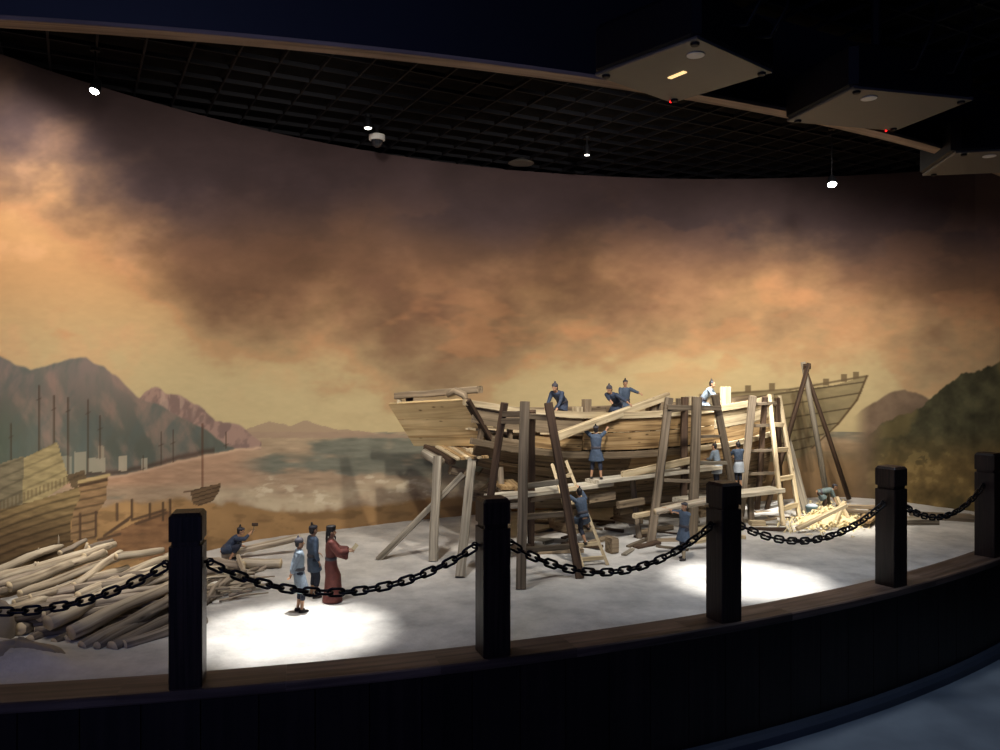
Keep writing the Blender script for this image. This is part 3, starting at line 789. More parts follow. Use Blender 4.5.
q1 = (P(753, 396, 5.75), G(740, 517), .05, 'scaf'); q2 = (P(765, 397, 5.85), G(757, 512), .038, 'scafd')
q3 = (P(777, 398, 5.92), G(781, 511), .035, 'scafd')
trestle('trestle', 'rough trestle frame with wide rungs behind the leaning ladder', [q1, q2, q3],
        [(onleg(q1, y), onleg(q3, y-1), .022, 'scaf') for y in (404, 426, 451, 474, 493)], (1.75, 5.8, FLOOR))
# walkways
def walk(p, q, w, h, mat, label):
    return beam('walkway_plank', p, q, w, h, mat, label, 'plank', None, wob=.001)
walk(V((-.05, 4.42, .873)), V((.66, 4.965, .873)), .13, .024, 'walk', 'white topped walkway plank under the left trestle')
walk(V((.56, 4.865, .898)), V((1.50, 5.57, .898)), .12, .024, 'walk', 'white topped walkway plank the man lifting a beam stands on')
walk(V((1.18, 5.25, .715)), V((1.96, 5.66, .728)), .15, .03, 'walk', 'low walkway plank beside the third chain post, bright on top')
post('prop', V((1.74, 5.56, .70)), V((1.745, 5.56, FLOOR)), .04, .04, 'scaf', 'short leg under the low walkway plank')

# ladders
def ladder(label, bl, br, tl, tr, ts, w, h, mat):
    t = thing('ladder', (bl+br)/2, label, 'ladder')
    for a, b_ in ((bl, tl), (br, tr)):
        mb = MB(); mb.bar(a, b_, w, h, up=V((0,1,0)), wob=.001); obj('rail', mb, M[mat], t)
    for s in ts:
        mb = MB(); mb.bar(bl.lerp(tl, s), br.lerp(tr, s), h*.7, w*1.2, wob=.0005); obj('rung', mb, M[mat], t)
ladder('tall pale ladder leaning on the hull beside the wood shavings', G(783, 526), G(800, 520), P(769, 395, 5.93), P(779, 396, 5.98), (.12,.34,.56,.76,.93), .028, .034, 'pale')
LBL, LBR, LTL, LTR = G(583, 567), G(608, 565), P(552, 464, 4.62), P(566, 461, 4.70)
ladder('small pale ladder with the man climbing it', LBL, LBR, LTL, LTR, (.07,.2,.33,.46,.6,.73,.86), .018, .022, 'pale')
# shears
t = thing('shear_legs', (2.3, 6.0, FLOOR), 'tall three legged lashed pole frame against the painted ship', 'pole frame')
ap = P(807, 366, 5.9)
for (a, b_, w, m_) in [(P(809, 363, 5.88), V((2.00, 6.02, FLOOR)), .038, 'scafd'), (P(803, 362, 5.92), G(830, 515), .042, 'greyw'), (P(804, 366, 5.98), P(849, 499, 6.05), .036, 'scafd')]:
    mb = MB(); mb.tube([b_, (a+b_)/2+V((.004,0,.004)), a], [w/2, w/2*.95, w/2*.85], 10, rough=.06); obj('leg', mb, M[m_], t, smooth=True)
mb = MB()
for k in range(5): mb.tube([ap+V((.024*math.cos(a_), .024*math.sin(a_), -.02+.008*k)) for a_ in [i*.5236 for i in range(13)]], .005, 6)
obj('lashing', mb, M['scafd'], t, smooth=True)
beam('board', G(808, 517), P(784, 428, 6.02), .055, .014, 'greyw', 'wide weathered board leaning upright right of the ladder', 'board', up=V((0,1,0)))
# raised beam
BE0, BE1 = P(556, 437, 4.66), P(668, 396, 5.46)
beam('hoisted_timber', BE0, BE1, .035, .05, 'pale', 'long pale beam being hoisted over the ship side', 'beam')
# beam on shoulder
SB0, SB1 = P(655, 512, 4.60), P(732, 495.5, 4.76)
mb = MB(); mb.tube([SB0, SB0.lerp(SB1, .3)+V((0,0,.004)), SB0.lerp(SB1, .7), SB1], [.020,.021,.022,.02], 10, capmi=1, rough=.05)
obj('shouldered_log', mb, [M['bark'], M['cut']], None, 'peeled log carried on the shoulder of the man at centre right', 'log', smooth=True)

# ------------------------------------------------------------------ debris under and around the hull
def board_on(px, py, L_, w, h, yaw, mat, label, cat='board', name='board', z=FLOOR, tilt=0, group=None):
    c = G(px, py, z+h/2); d = V((math.cos(yaw)*math.cos(tilt), math.sin(yaw)*math.cos(tilt), math.sin(tilt)))
    return beam(name, c-d*L_/2, c+d*L_/2, w, h, mat, label, cat, group, wob=.001)
def sz(px, py): g = G(px, py); return sandz(g.x, g.y)
board_on(757, 523, .10, .06, .035, .1, 'pale', 'small pale wood block on the sand left of the ladder foot', 'block', 'wood_block')
board_on(612, 545, .05, .07, .09, .5, 'mid', 'dark wood block right of the small ladder', 'block', 'wood_block')
lst = [(560, 551, .28, .05, .02, .2, 'mid'), (548, 540, .25, .04, .02, -.4, 'greyw'), (640, 542, .30, .03, .015, .9, 'scaf'), (665, 540, .22, .03, .02, .1, 'mid'),
       (628, 552, .16, .03, .012, 1.1, 'greyw'), (672, 548, .2, .02, .015, -.6, 'scaf'), (705, 540, .2, .05, .02, .5, 'pale'), (728, 536, .22, .05, .02, -.3, 'pale'), (655, 530, .3, .05, .03, .6, 'mid'), (600, 540, .2, .04, .02, .8, 'mid'),
       (770, 512, .25, .04, .02, .2, 'mid'), (758, 508, .22, .03, .02, .9, 'pale'), (775, 517, .2, .03, .015, -.5, 'mid'), (712, 528, .25, .06, .03, .3, 'pale'), (737, 541, .12,.03,.012,1.2,'greyw')]
for k, (x, y, L_, w, h, ya, m_) in enumerate(lst):
    board_on(x, y, L_, w, h, ya, m_, 'offcut of timber added on the sand to deepen the shade under the hull', 'offcut', 'timber_offcut', group='offcuts under the hull', tilt=R.uniform(-.02, .04))
for k in range(34):  # extra, mostly dark offcuts added to deepen the shade under the hull
    x = R.uniform(545, 780); y = R.uniform(508, 546)-max(0, x-640)*.09; g = G(x, y)
    if g.y > wallY(g.x)-.25 or abs(x-683) < 16 and y > 520: continue
    board_on(x, y, R.uniform(.08, .30), R.uniform(.015, .05), R.uniform(.01, .022), R.uniform(-.8, 1.4), R.choice(['scaf', 'mid', 'scafd', 'scafd', 'greyw']), 'offcut of timber added on the sand to deepen the shade under the hull', 'offcut', 'timber_offcut', group='offcuts under the hull', tilt=R.uniform(-.02, .08))
# right-hand boards and the big offcuts near the wall
board_on(871, 515, .50, .09, .02, .95, 'hull', 'board toned for orange light, slanting up to the right behind the fourth chain post', z=sz(871,515), tilt=.03)  # warmer wood stands for the orange light on this board
board_on(922, 508, .62, .10, .03, -.12, 'pale', 'top pale plank of the stack at far right')
board_on(905, 521, .42, .12, .045, .05, 'greyw', 'thick grey plank at the bottom left of the far right stack')
board_on(941, 517, .40, .10, .05, -.25, 'scaf', 'dark plank in the middle of the far right stack')
board_on(966, 518, .46, .08, .03, .1, 'mid', 'low plank at the right end of the far right stack')
board_on(862, 507, .34, .07, .02, -.1, 'mid', 'grey board lying behind the crouching planer', z=sz(862,507))
board_on(858, 500, .30, .05, .02, .2, 'mid', 'thin board lying against the wall right of the pole frame', z=sz(858,500))
board_on(866, 512, .30, .05, .02, -.5, 'scaf', 'dark board lying under the orange-toned board', z=sz(866,512))
# saw-horse and the timbers being worked, above the shavings
beam('work_timber', G(797, 529, .53), P(846, 505, 5.35), .034, .024, 'pale', 'bright squared timber slanting up across the shavings heap', 'timber')
t = thing('sawhorse', G(838, 522), 'crossed pale sawhorse stakes in the shavings heap', 'sawhorse')
for a, b_ in [((848, 521), (836, 497)), ((826, 524), (845, 502)), ((833, 528), (841, 508)), ((851, 526), (842, 506))]:
    g = G(*a); mb = MB(); mb.bar(g, P(b_[0], b_[1], g.y+.08), .028, .022, wob=.001); obj('stake', mb, M['pale'], t)
# shavings: curls and chips nobody could count
mb = MB()
for k in range(850):
    r_ = abs(R.gauss(0, 1)); a = R.random()*6.28; px = 826+math.cos(a)*r_*21+(R.random() < .25)*R.uniform(-30, 30); py = 522+math.sin(a)*r_*6
    if py < 502 or py > 545: continue
    g = G(px, py)
    if g.y > wallY(g.x)-.12: continue
    hgt = .07*math.exp(-((px-830)/20)**2-((py-520)/8)**2); z = sandz(g.x, g.y)+R.random()*hgt+.003
    L_ = R.uniform(.02, .075); ya = R.uniform(-.6, 1.2) if R.random() < .6 else R.random()*6.28; cur = R.uniform(-.02, .03); w = R.uniform(.003, .009)
    d = V((math.cos(ya), math.sin(ya), R.uniform(-.15, .35))); s = V((-math.sin(ya), math.cos(ya), R.uniform(-.5, .5))).normalized()
    p = V((g.x, g.y, z)); rings = []
    for i in range(5):
        u = i/4-.5; c = p+d*(L_*u)+V((0,0,cur*(1-4*u*u))); 
        rings.append(mb.ring([c-s*w, c+s*w, c+s*w-V((0,0,.0015)), c-s*w-V((0,0,.0015))], [V((u, 0, 0))]*4))
    mb.skin(rings, 4)
obj('wood_shavings', mb, M['shav'], None, 'heap of curled yellow wood shavings on the sand at right', 'wood shavings', kind='stuff')
mb = MB(); rings = []
for j in range(7):
    a = j/6*math.pi/2; rings.append(mb.ring([V((G(828,524).x+.23*math.cos(a)*math.cos(k*.5236)*(1+.15*math.sin(k*2)), G(828,524).y+.12*math.cos(a)*math.sin(k*.5236), .495+.075*math.sin(a))) for k in range(12)], [V((j*.1, k*.1, 0)) for k in range(12)]))
mb.skin(rings, 12); obj('shavings_mound', mb, M['shav'], None, 'smooth mound of packed shavings beneath the loose curls', 'wood shavings', kind='stuff', smooth=True)
# tub
g = G(812, 517, FLOOR); g.z = sandz(g.x, g.y)
t = thing('wash_tub', g, 'small teal tub with a white cloth beside the leaning board', 'tub'); mb = MB()
rings = []
for z, r_ in ((0,.036),(.05,.045),(.058,.047),(.058,.041),(.01,.034)):
    rings.append(mb.ring([g+V((r_*math.cos(k*.3927), r_*math.sin(k*.3927), z)) for k in range(16)], [V((k, z, 0)) for k in range(16)]))
mb.skin(rings, 16); obj('tub_body', mb, M['teal'], t, smooth=True)
mb = MB(); mb.ell(g+V((0,0,.058)), .042, .04, .018, n=14); obj('cloth', mb, M['apron'], t, smooth=True)

# ------------------------------------------------------------------ log pile
def log(a, b_, r0, r1, mat='bark', label='', name='log', group='logs of the pile', bend=None, stubs=()):
    mb = MB(); n = 11; pts = []; rad = []
    r0 *= 1.16; r1 *= 1.16
    L_ = (b_-a).length; d = (b_-a).normalized(); s = d.cross(V((0,0,1))).normalized(); u = s.cross(d)
    p1 = R.uniform(0, 6); p2 = R.uniform(0, 6); am = bend if bend is not None else min(.012, L_*.014)
    for i in range(n):
        t = i/(n-1); pts.append(a.lerp(b_, t)+s*(am*math.sin(p1+t*5)*math.sin(math.pi*t))+u*(am*.7*math.sin(p2+t*6)*math.sin(math.pi*t)))
        rad.append((r0+(r1-r0)*t)*(1+R.uniform(-.07, .07)))
    rad[0] *= .93; mb.tube(pts, rad, 14, capmi=1, rough=.075)
    for (t, dx, dz, r_) in stubs:
        p = a.lerp(b_, t); q = p+V((dx, 0, dz)); mb.tube([p, (p+q)/2, q], [r_*1.3, r_, r_*.8], 8, capmi=1)
    return obj(name, mb, [M[mat], M['cut']], None, label, 'log', group, smooth=True)
PX = lambda x, y, d: P(x, y, d)
LOGS = [
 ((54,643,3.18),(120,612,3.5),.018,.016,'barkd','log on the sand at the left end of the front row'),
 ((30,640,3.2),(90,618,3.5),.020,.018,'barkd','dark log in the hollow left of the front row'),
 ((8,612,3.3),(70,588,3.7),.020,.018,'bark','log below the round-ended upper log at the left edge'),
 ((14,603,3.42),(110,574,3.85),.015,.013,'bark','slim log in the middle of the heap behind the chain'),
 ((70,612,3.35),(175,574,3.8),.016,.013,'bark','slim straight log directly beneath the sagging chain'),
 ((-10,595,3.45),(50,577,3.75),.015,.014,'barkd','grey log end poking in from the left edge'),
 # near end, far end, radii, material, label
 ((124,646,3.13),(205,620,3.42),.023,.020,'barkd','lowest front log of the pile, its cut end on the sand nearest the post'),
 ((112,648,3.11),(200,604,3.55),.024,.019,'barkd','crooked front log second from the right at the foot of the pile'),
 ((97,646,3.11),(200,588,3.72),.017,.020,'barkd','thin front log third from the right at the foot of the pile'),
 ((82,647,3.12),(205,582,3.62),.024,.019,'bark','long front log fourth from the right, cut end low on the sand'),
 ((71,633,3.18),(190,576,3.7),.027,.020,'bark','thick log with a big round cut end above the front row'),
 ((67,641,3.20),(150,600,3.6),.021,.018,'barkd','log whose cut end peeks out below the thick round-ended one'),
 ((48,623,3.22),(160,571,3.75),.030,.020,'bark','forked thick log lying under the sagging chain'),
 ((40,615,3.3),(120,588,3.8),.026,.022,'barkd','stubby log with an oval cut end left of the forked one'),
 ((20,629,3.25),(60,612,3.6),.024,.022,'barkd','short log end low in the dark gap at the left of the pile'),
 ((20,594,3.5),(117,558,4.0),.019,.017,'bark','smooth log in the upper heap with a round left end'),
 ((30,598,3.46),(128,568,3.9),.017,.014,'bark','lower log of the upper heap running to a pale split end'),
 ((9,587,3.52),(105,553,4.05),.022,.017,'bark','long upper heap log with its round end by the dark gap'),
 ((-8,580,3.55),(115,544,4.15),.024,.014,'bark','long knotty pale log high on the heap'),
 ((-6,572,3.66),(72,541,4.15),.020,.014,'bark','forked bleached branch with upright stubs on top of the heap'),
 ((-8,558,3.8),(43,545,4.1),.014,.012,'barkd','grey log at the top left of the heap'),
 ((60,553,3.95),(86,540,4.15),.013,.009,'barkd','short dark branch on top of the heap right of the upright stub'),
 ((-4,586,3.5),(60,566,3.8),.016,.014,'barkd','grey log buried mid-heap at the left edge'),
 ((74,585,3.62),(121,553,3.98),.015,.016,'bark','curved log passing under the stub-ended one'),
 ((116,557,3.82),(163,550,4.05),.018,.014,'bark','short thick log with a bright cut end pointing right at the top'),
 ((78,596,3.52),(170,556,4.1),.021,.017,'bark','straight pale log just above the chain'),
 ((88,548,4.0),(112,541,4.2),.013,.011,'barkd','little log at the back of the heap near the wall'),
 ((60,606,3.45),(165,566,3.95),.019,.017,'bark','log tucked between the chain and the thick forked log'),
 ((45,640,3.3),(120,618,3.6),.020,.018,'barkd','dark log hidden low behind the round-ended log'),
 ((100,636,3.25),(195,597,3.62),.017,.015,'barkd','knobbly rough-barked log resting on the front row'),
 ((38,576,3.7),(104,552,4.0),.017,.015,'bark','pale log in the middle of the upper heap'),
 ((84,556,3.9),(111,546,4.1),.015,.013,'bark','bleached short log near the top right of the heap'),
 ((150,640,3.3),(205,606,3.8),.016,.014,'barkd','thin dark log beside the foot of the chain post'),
]
for k, (a, b_, r0, r1, m_, lb) in enumerate(LOGS):
    st = ()
    if 'upright stubs' in lb: st = ((.80, .0, .075, .009), (.86, .012, .03, .007), (.55, -.004, .03, .004), (.5, .004, .022, .004))
    if 'knotty' in lb: st = ((.72, .015, .05, .008), (.3, .012, .028, .006), (.35, -.01, .02, .006))
    if 'forked thick' in lb: st = ((.12, -.05, -.02, .016),)
    log(P(*a), P(*b_), r0, r1, m_, lb, stubs=st)
# logs filling the heart of the pile: seen only as ends and slivers in the gaps
for k in range(26):
    y = R.uniform(0, .50); x = R.uniform(.0, .30)+y*.15; lay = k % 3; a = V((-2.12+x, 3.24+y, FLOOR+.020+lay*.028+y*.05)); b_ = a+V((.36, .22, R.uniform(-.005, .02)))
    if b_.y > wallY(b_.x)-.06: b_ = a+V((.3, .02, 0))
    log(a, b_, R.uniform(.016, .021), R.uniform(.013, .017), 'barkd', 'rough log half hidden inside the heap, glimpsed in the gaps between upper logs', group='logs hidden in the heart of the pile')
# logs and poles lying to the right of the pile
log(G(206, 562, .53)+V((0,0,0)), G(243, 566, .53), .024, .022, 'barkd', 'grey log behind the chain right of the first post', group='poles right of the pile')
log(G(239, 563, .53), G(281, 563, .53), .022, .021, 'bark', 'pale log with a round right end lying on the sand behind the men', group='poles right of the pile')
log(G(222, 556, .52), P(300, 537, 4.62), .016, .018, 'bark', 'long pale pole slanting up right behind the men', group='poles right of the pile')
log(G(249, 574, .51), G(274, 564, .515), .007, .007, 'barkd', 'thin dark stick lying below the pale log', group='poles right of the pile', name='pole')
log(G(244, 572, .52), P(238, 556, 4.3), .012, .010, 'bark', 'short pale stake leaning on the grey log', group='poles right of the pile', name='pole')
# brushwood
for k in range(46):
    px = R.uniform(198, 252); py = R.uniform(578, 600)-(px-198)*.12+abs(R.gauss(0, 6)); g = G(px, py); L_ = R.uniform(.10, .30)
    ya = R.uniform(-.1, .8) if R.random() < .8 else R.uniform(-1.2, 2); z = .508+R.random()*.06*max(0, 1-(px-198)/60)
    a = V((g.x-math.cos(ya)*L_*.5, g.y-math.sin(ya)*L_*.5, z)); b_ = V((g.x+math.cos(ya)*L_*.5, g.y+math.sin(ya)*L_*.5, z+R.uniform(0, .03)))
    if a.y < curbY(a.x, RF-.2): continue
    mb = MB(); r_ = R.uniform(.004, .010); m1 = a.lerp(b_, .5)+V((R.uniform(-.01,.01), R.uniform(-.01,.01), .006)); mb.tube([a, m1, b_], [r_, r_*.9, r_*.6], 7, rough=.12)
    obj('branch', mb, M['bark' if k % 3 else 'barkd'], None, 'thin broken branch in the brushwood spilling right of the log pile', 'branch', 'brushwood right of the log pile', smooth=True)
for k in range(7):
    a = G(205+k*4, 604-k*3, .512); b_ = P(222+k*6, 580-k*2, a.y+.2)
    mb = MB(); mb.tube([a, a.lerp(b_, .5)+V((0,0,.015)), b_], [.014, .013, .009], 8, rough=.08)
    obj('branch', mb, M['barkd'], None, 'stout bent branch propped at the right foot of the log pile', 'branch', 'stout branches at the foot of the log pile', smooth=True)
# plaster rocks at the left
def rock(c, rx, ry, rz, label, seed):
    mb = MB(); rings = []; rr = random.Random(seed); ph = [rr.uniform(0, 6) for _ in range(6)]
    for j in range(15):
        a = math.pi*j/14; a = min(max(a, .05), math.pi-.05); vs = []
        for k in range(24):
            th = 2*math.pi*k/24; f = 1+.10*math.sin(3*th+ph[0]+2*a)+.07*math.sin(5*th+ph[1])*math.sin(4*a+ph[2])+.04*math.sin(9*th+ph[3]+5*a)
            vs.append(c+V((rx*math.sin(a)*math.cos(th)*f, ry*math.sin(a)*math.sin(th)*f, -rz*math.cos(a)*f)))
        rings.append(mb.ring(vs, [V(v) for v in vs]))
    mb.skin(rings, 24); obj('plaster_rock', mb, M['rock'], None, label, 'rock', smooth=True)
rock(V((-2.06, 3.18, .52)), .12, .10, .15, 'tall rounded grey boulder at the left edge beside the logs', 3)
rock(V((-1.80, 2.98, .50)), .17, .09, .075, 'low grey rock in the sand before the left logs', 5)
rock(V((-2.02, 2.86, .50)), .13, .07, .055, 'lowest grey rock in the bottom left corner of the display', 8)

# ------------------------------------------------------------------ the clay people
def remesh(name, mb, voxel, smooth_it=2):
    me = bpy.data.meshes.new(name); me.from_pydata([tuple(v) for v in mb.v], [], mb.f); me.update()
    o = bpy.data.objects.new(name, me); COL.objects.link(o)
    m = o.modifiers.new('r', 'REMESH'); m.mode = 'VOXEL'; m.voxel_size = voxel; m.use_smooth_shade = True
    if smooth_it:
        s = o.modifiers.new('s', 'SMOOTH'); s.factor = .5; s.iterations = smooth_it
    bpy.context.view_layer.update()
    dg = bpy.context.evaluated_depsgraph_get()
    new = bpy.data.meshes.new_from_object(o.evaluated_get(dg)); bpy.data.objects.remove(o); bpy.data.meshes.remove(me); new.name = name
    new.polygons.foreach_set('use_smooth', np.ones(len(new.polygons), bool))
    return new
def ik(a, c, l1, l2, pole):
    d = c-a; L = min(d.length, (l1+l2)*.995); dn = d.normalized(); c2 = a+dn*L
    k = (l1*l1-l2*l2+L*L)/(2*L); h = math.sqrt(max(0, l1*l1-k*k)); p = (pole-dn*pole.dot(dn)).normalized()
    return a+dn*k+p*h, c2
def cap(mb, p, q, r0, r1, n=12):
    """tapered limb with rounded ends"""
    p = V(p); q = V(q); d = (q-p); L = d.length
    if L < 1e-5: return
    d = d/L; pts = [p-d*r0*.95, p-d*r0*.7, p-d*r0*.3]+[p+d*L*t for t in (0, .33, .66, 1)]+[q+d*r1*.3, q+d*r1*.7, q+d*r1*.95]
    rm = lambda t: r0+(r1-r0)*t
    mb.tube(pts, [r0*.3, r0*.72, r0*.95, rm(0), rm(.33)*1.04, rm(.66)*1.02, rm(1), r1*.95, r1*.72, r1*.3], n)
def loft(mb, secs, n=20):
    """secs: (centre, rx, ry, x-axis, y-axis)"""
    rings = []
    for c, rx, ry, ax, ay in secs:
        vs = [c+ax*(rx*math.cos(2*math.pi*k/n))+ay*(ry*math.sin(2*math.pi*k/n)) for k in range(n)]
        rings.append(mb.ring(vs, [V(v) for v in vs]))
    mb.skin(rings, n)
def person(loc, yaw, label, sc=.19, lean=0, side=0, pel=None, fl=None, fr=None, hl=None, hr=None, head=(0, 0), tunic='blue', skirt=.62, legs='navy',
           robe=False, hat=None, bun=True, apron=None, kl=V((0,1,0)), kr=V((0,1,0)), sleeve=.55, beard=False, grip=.6, shins='skin', twist=0, el=None, er=None):
    """loc: feet; yaw: facing, degrees anticlockwise from +x; all other lengths in life-size metres, x right, y forward"""
    t = thing('person', loc, label, 'person', 'clay shipbuilders'); t.rotation_euler = (0, 0, math.radians(yaw-90)); t.scale = (sc,)*3
    pel = V(pel or (0, 0, .93)); fl = V(fl or (-.10, 0, .08)); fr = V(fr or (.10, .02, .08))
    rot = Matrix.Rotation(math.radians(-lean), 3, 'X') @ Matrix.Rotation(math.radians(side), 3, 'Y')
    tw = Matrix.Rotation(math.radians(twist), 3, 'Z'); rr = rot@tw
    X, Y, Z = rr@V((1,0,0)), rr@V((0,1,0)), rr@V((0,0,1))
    chest = pel+Z*.32; sh = pel+Z*.49; nk = pel+Z*.54
    hrot = Matrix.Rotation(math.radians(head[1]), 3, 'Z') @ Matrix.Rotation(math.radians(head[0]-lean*.45), 3, 'X')
    hx, hy, hz = hrot@V((1,0,0)), hrot@V((0,1,0)), hrot@V((0,0,1)); hc = nk+(Z*.6+hz*.4).normalized()*.075+hz*.075+hy*.015
    SL, SR = sh-X*.175-Z*.01, sh+X*.175-Z*.01
    hl = V(hl) if hl else SL+V((-.06,.02,-.50)); hr = V(hr) if hr else SR+V((.06,.02,-.50))
    EL, WLf = ik(SL, hl, .28, .25, V(el) if el else V((-.5,-.6,-.5))); ER, WRt = ik(SR, hr, .28, .25, V(er) if er else V((.5,-.6,-.5)))
    HL, HR = pel-V((.085,0,.0)), pel+V((.085,0,0)); KL, AL = ik(HL, fl, .43, .43, kl); KR, AR = ik(HR, fr, .43, .43, kr)
    b = MB()
    # trunk
    loft(b, [(pel-Z*.10, .10, .08, X, Y), (pel-Z*.03, .155, .105, X, Y), (pel+Z*.12, .135, .095, X, Y), (pel+Z*.28, .155, .11, X, Y), (pel+Z*.42, .17, .105, X, Y), (pel+Z*.49, .15, .085, X, Y), (pel+Z*.53, .06, .06, X, Y)])
    cap(b, nk-Z*.06, hc-hz*.06, .055, .05)
    # head with jaw, nose, brow, ears
    hm = Matrix((hx, hy, hz)).transposed()
    b.ell(hc+hz*.02, .078, .095, .105, hm); b.ell(hc-hz*.055+hy*.022, .058, .066, .062, hm); b.ell(hc-hz*.095+hy*.055, .026, .024, .022, hm)
    cap(b, hc+hy*.088+hz*.018, hc+hy*.105-hz*.022, .010, .016, 8); b.ell(hc+hy*.078+hz*.030, .050, .018, .010, hm); b.ell(hc+hy*.083-hz*.055, .026, .014, .009, hm)
    for s in (-1, 1): b.ell(hc+hx*(s*.080)-hz*.005, .012, .022, .032, hm)
    for S_, E_, W_, s in ((SL, EL, WLf, -1), (SR, ER, WRt, 1)):
        cap(b, S_, E_, .052, .040); cap(b, E_, W_, .040, .027)
        d = (W_-E_).normalized(); ref = V((0,0,1)) if abs(d.z) < .85 else Y
        sx = d.cross(ref).normalized(); n_ = sx.cross(d)      # palm plane spanned by d and sx
        pc = W_+d*.045; b.ell(pc, .040, .050, .017, Matrix((sx, d, n_)).transposed())
        for k in range(4):       # four fingers, unequal and curled
            o = (k-1.5)*.0205; ln = (.032, .038, .036, .028)[k]; p = W_+d*.085+sx*o; dd = d; cu = grip
            for seg in range(3):
                ax = -n_; dn = (dd*math.cos(cu*.55)+ax*math.sin(cu*.55)).normalized(); q = p+dn*(ln*(1, .75, .6)[seg]); cap(b, p, q, .0100-.0008*seg, .0094-.0008*seg, 6)
                # curl on
                n_2 = dn.cross(sx).normalized(); dd = dn; ax = -n_; p = q
                cu = cu*1.05+.15
        tb = W_+d*.030-sx*(s*-.030); td = (d*.65-sx*(s*-.75)-n_*.25).normalized(); cap(b, tb, tb+td*.035, .0125, .011, 7); cap(b, tb+td*.035, tb+td*.035+(d*.9-n_*.3).normalized()*.028, .011, .009, 7)
    for H_, K_, A_, kk in ((HL, KL, AL, kl), (HR, KR, AR, kr)):
        cap(b, H_-V((0,0,.02)), K_, .082, .054); mid = K_.lerp(A_, .3); cap(b, K_, mid, .052, .054); cap(b, mid, A_, .053, .035)
        fd = V((0,1,0)); cap(b, A_-V((0,.015,.035)), A_+fd*.13-V((0,0,.055)), .036, .026)
    me = remesh('body', b, .0075, 1); me.materials.append(M['skin'])
    body = o = bpy.data.objects.new('body', me); COL.objects.link(o); o.parent = t; WL[o] = V(loc)
    def add(nm, mb, mats, vox=.011, sm=3, lab=None):
        me = remesh(nm, mb, vox, sm); me.materials.append(M[mats]); o = bpy.data.objects.new(nm, me); COL.objects.link(o); o.parent = t
        if lab: o['label'] = lab
        if nm in ('hair', 'beard', 'headscarf', 'black_cap') and nm != 'headscarf': o.parent = body
        return o
    # tunic or robe
    g = MB(); low = V((0,0,1)); kc = (KL+KR)/2; ac = (AL+AR)/2
    loft(g, [(pel-Z*.04, .175, .125, X, Y), (pel+Z*.10, .155, .118, X, Y), (pel+Z*.28, .178, .13, X, Y), (pel+Z*.42, .195, .125, X, Y), (pel+Z*.50, .165, .098, X, Y), (pel+Z*.545, .072, .072, X, Y)])
    if robe:
        loft(g, [(pel+Z*.08, .16, .13, X, Y), (pel-Z*.1, .19, .15, X, Y), (kc.lerp(pel, .3), .21, .18, V((1,0,0)), V((0,1,0))), (kc.lerp(ac, .4), .225, .20, V((1,0,0)), V((0,1,0))), (V((ac.x, ac.y+.02, .05)), .25, .235, V((1,0,0)), V((0,1,0))), (V((ac.x, ac.y+.02, .02)), .24, .22, V((1,0,0)), V((0,1,0)))], 24)
    else:
        # skirt hangs between hip and knee, following the thighs
        f = max(0, min(1, (.93-skirt)/.43)); end = pel.lerp(kc, f*1.0); w = (KR-KL).length*.5*f; ln = (kc-pel).normalized()
        ey = V((1,0,0)).cross(ln).normalized()
        if ey.y < 0: ey = -ey
        loft(g, [(pel+Z*.09, .15, .115, X, Y), (pel-Z*.02, .18, .135, X, Y), (pel.lerp(end, .55), .185+w*.5, .15, V((1,0,0)), ey), (end, .19+w*.75, .165, V((1,0,0)), ey), (end+ln*.012, .17+w*.7, .15, V((1,0,0)), ey)])
    for S_, E_, W_ in ((SL, EL, WLf), (SR, ER, WRt)):
        if robe:
            cap(g, S_, E_, .078, .085); q = E_.lerp(W_, .8); cap(g, E_, q, .080, .075); cap(g, E_+V((0,0,-.05)), q+V((0,0,-.13)), .05, .055); cap(g, q, q+V((0,0,-.14)), .06, .05)
        else:
            cap(g, S_, E_, .070, .058); 
            if sleeve > 0: cap(g, E_, E_.lerp(W_, sleeve), .056, .046)
    add('robe' if robe else 'tunic', g, tunic)
    # sash
    g = MB(); loft(g, [(pel+Z*.055, .172, .134, X, Y), (pel+Z*.075, .178, .140, X, Y), (pel+Z*.115, .176, .138, X, Y), (pel+Z*.135, .168, .130, X, Y)]); add('sash', g, 'belt')
    if not robe:
        g = MB()
        for H_, K_, A_ in ((HL, KL, AL), (HR, KR, AR)):
            cap(g, H_-V((0,0,.01)), K_, .098, .075); cap(g, K_, K_.lerp(A_, .42), .074, .064)
        add('trousers', g, legs, .012)
        if shins != 'skin':
            g = MB()
            for K_, A_ in ((KL, AL), (KR, AR)): cap(g, K_.lerp(A_, .4), A_, .058, .043)
            add('legging', g, shins)
    for A_ in (AL, AR):
        g = MB(); cap(g, A_-V((0,.03,.035)), A_+V((0,.135,-.048)), .046, .034); loft(g, [(A_+V((0,-.06+.05*0,-.078)), .035, .03, V((1,0,0)), V((0,1,0))), (A_+V((0,.04,-.074)), .05, .12, V((1,0,0)), V((0,1,0))), (A_+V((0,.05,-.045)), .045, .11, V((1,0,0)), V((0,1,0)))])
        add('shoe', g, 'shoe')
    if apron:
        g = MB(); f = .62; end = pel.lerp(kc, .78); loft(g, [(pel+Z*.08, .165, .132, X, Y), (pel-Z*.03, .195, .15, X, Y), (end, .25, .19, V((1,0,0)), V((0,1,0))), (end-V((0,0,.012)), .235, .175, V((1,0,0)), V((0,1,0)))]); add('apron', g, apron)
    # hair, headgear
    g = MB(); g.ell(hc+hz*.042-hy*.016, .088, .100, .092, hm); g.ell(hc-hz*.02-hy*.05, .074, .055, .075, hm); 
    if bun: cap(g, hc+hz*.13-hy*.03, hc+hz*.175-hy*.035, .030, .024)
    ho = add('hair', g, 'hair', .009, 1)
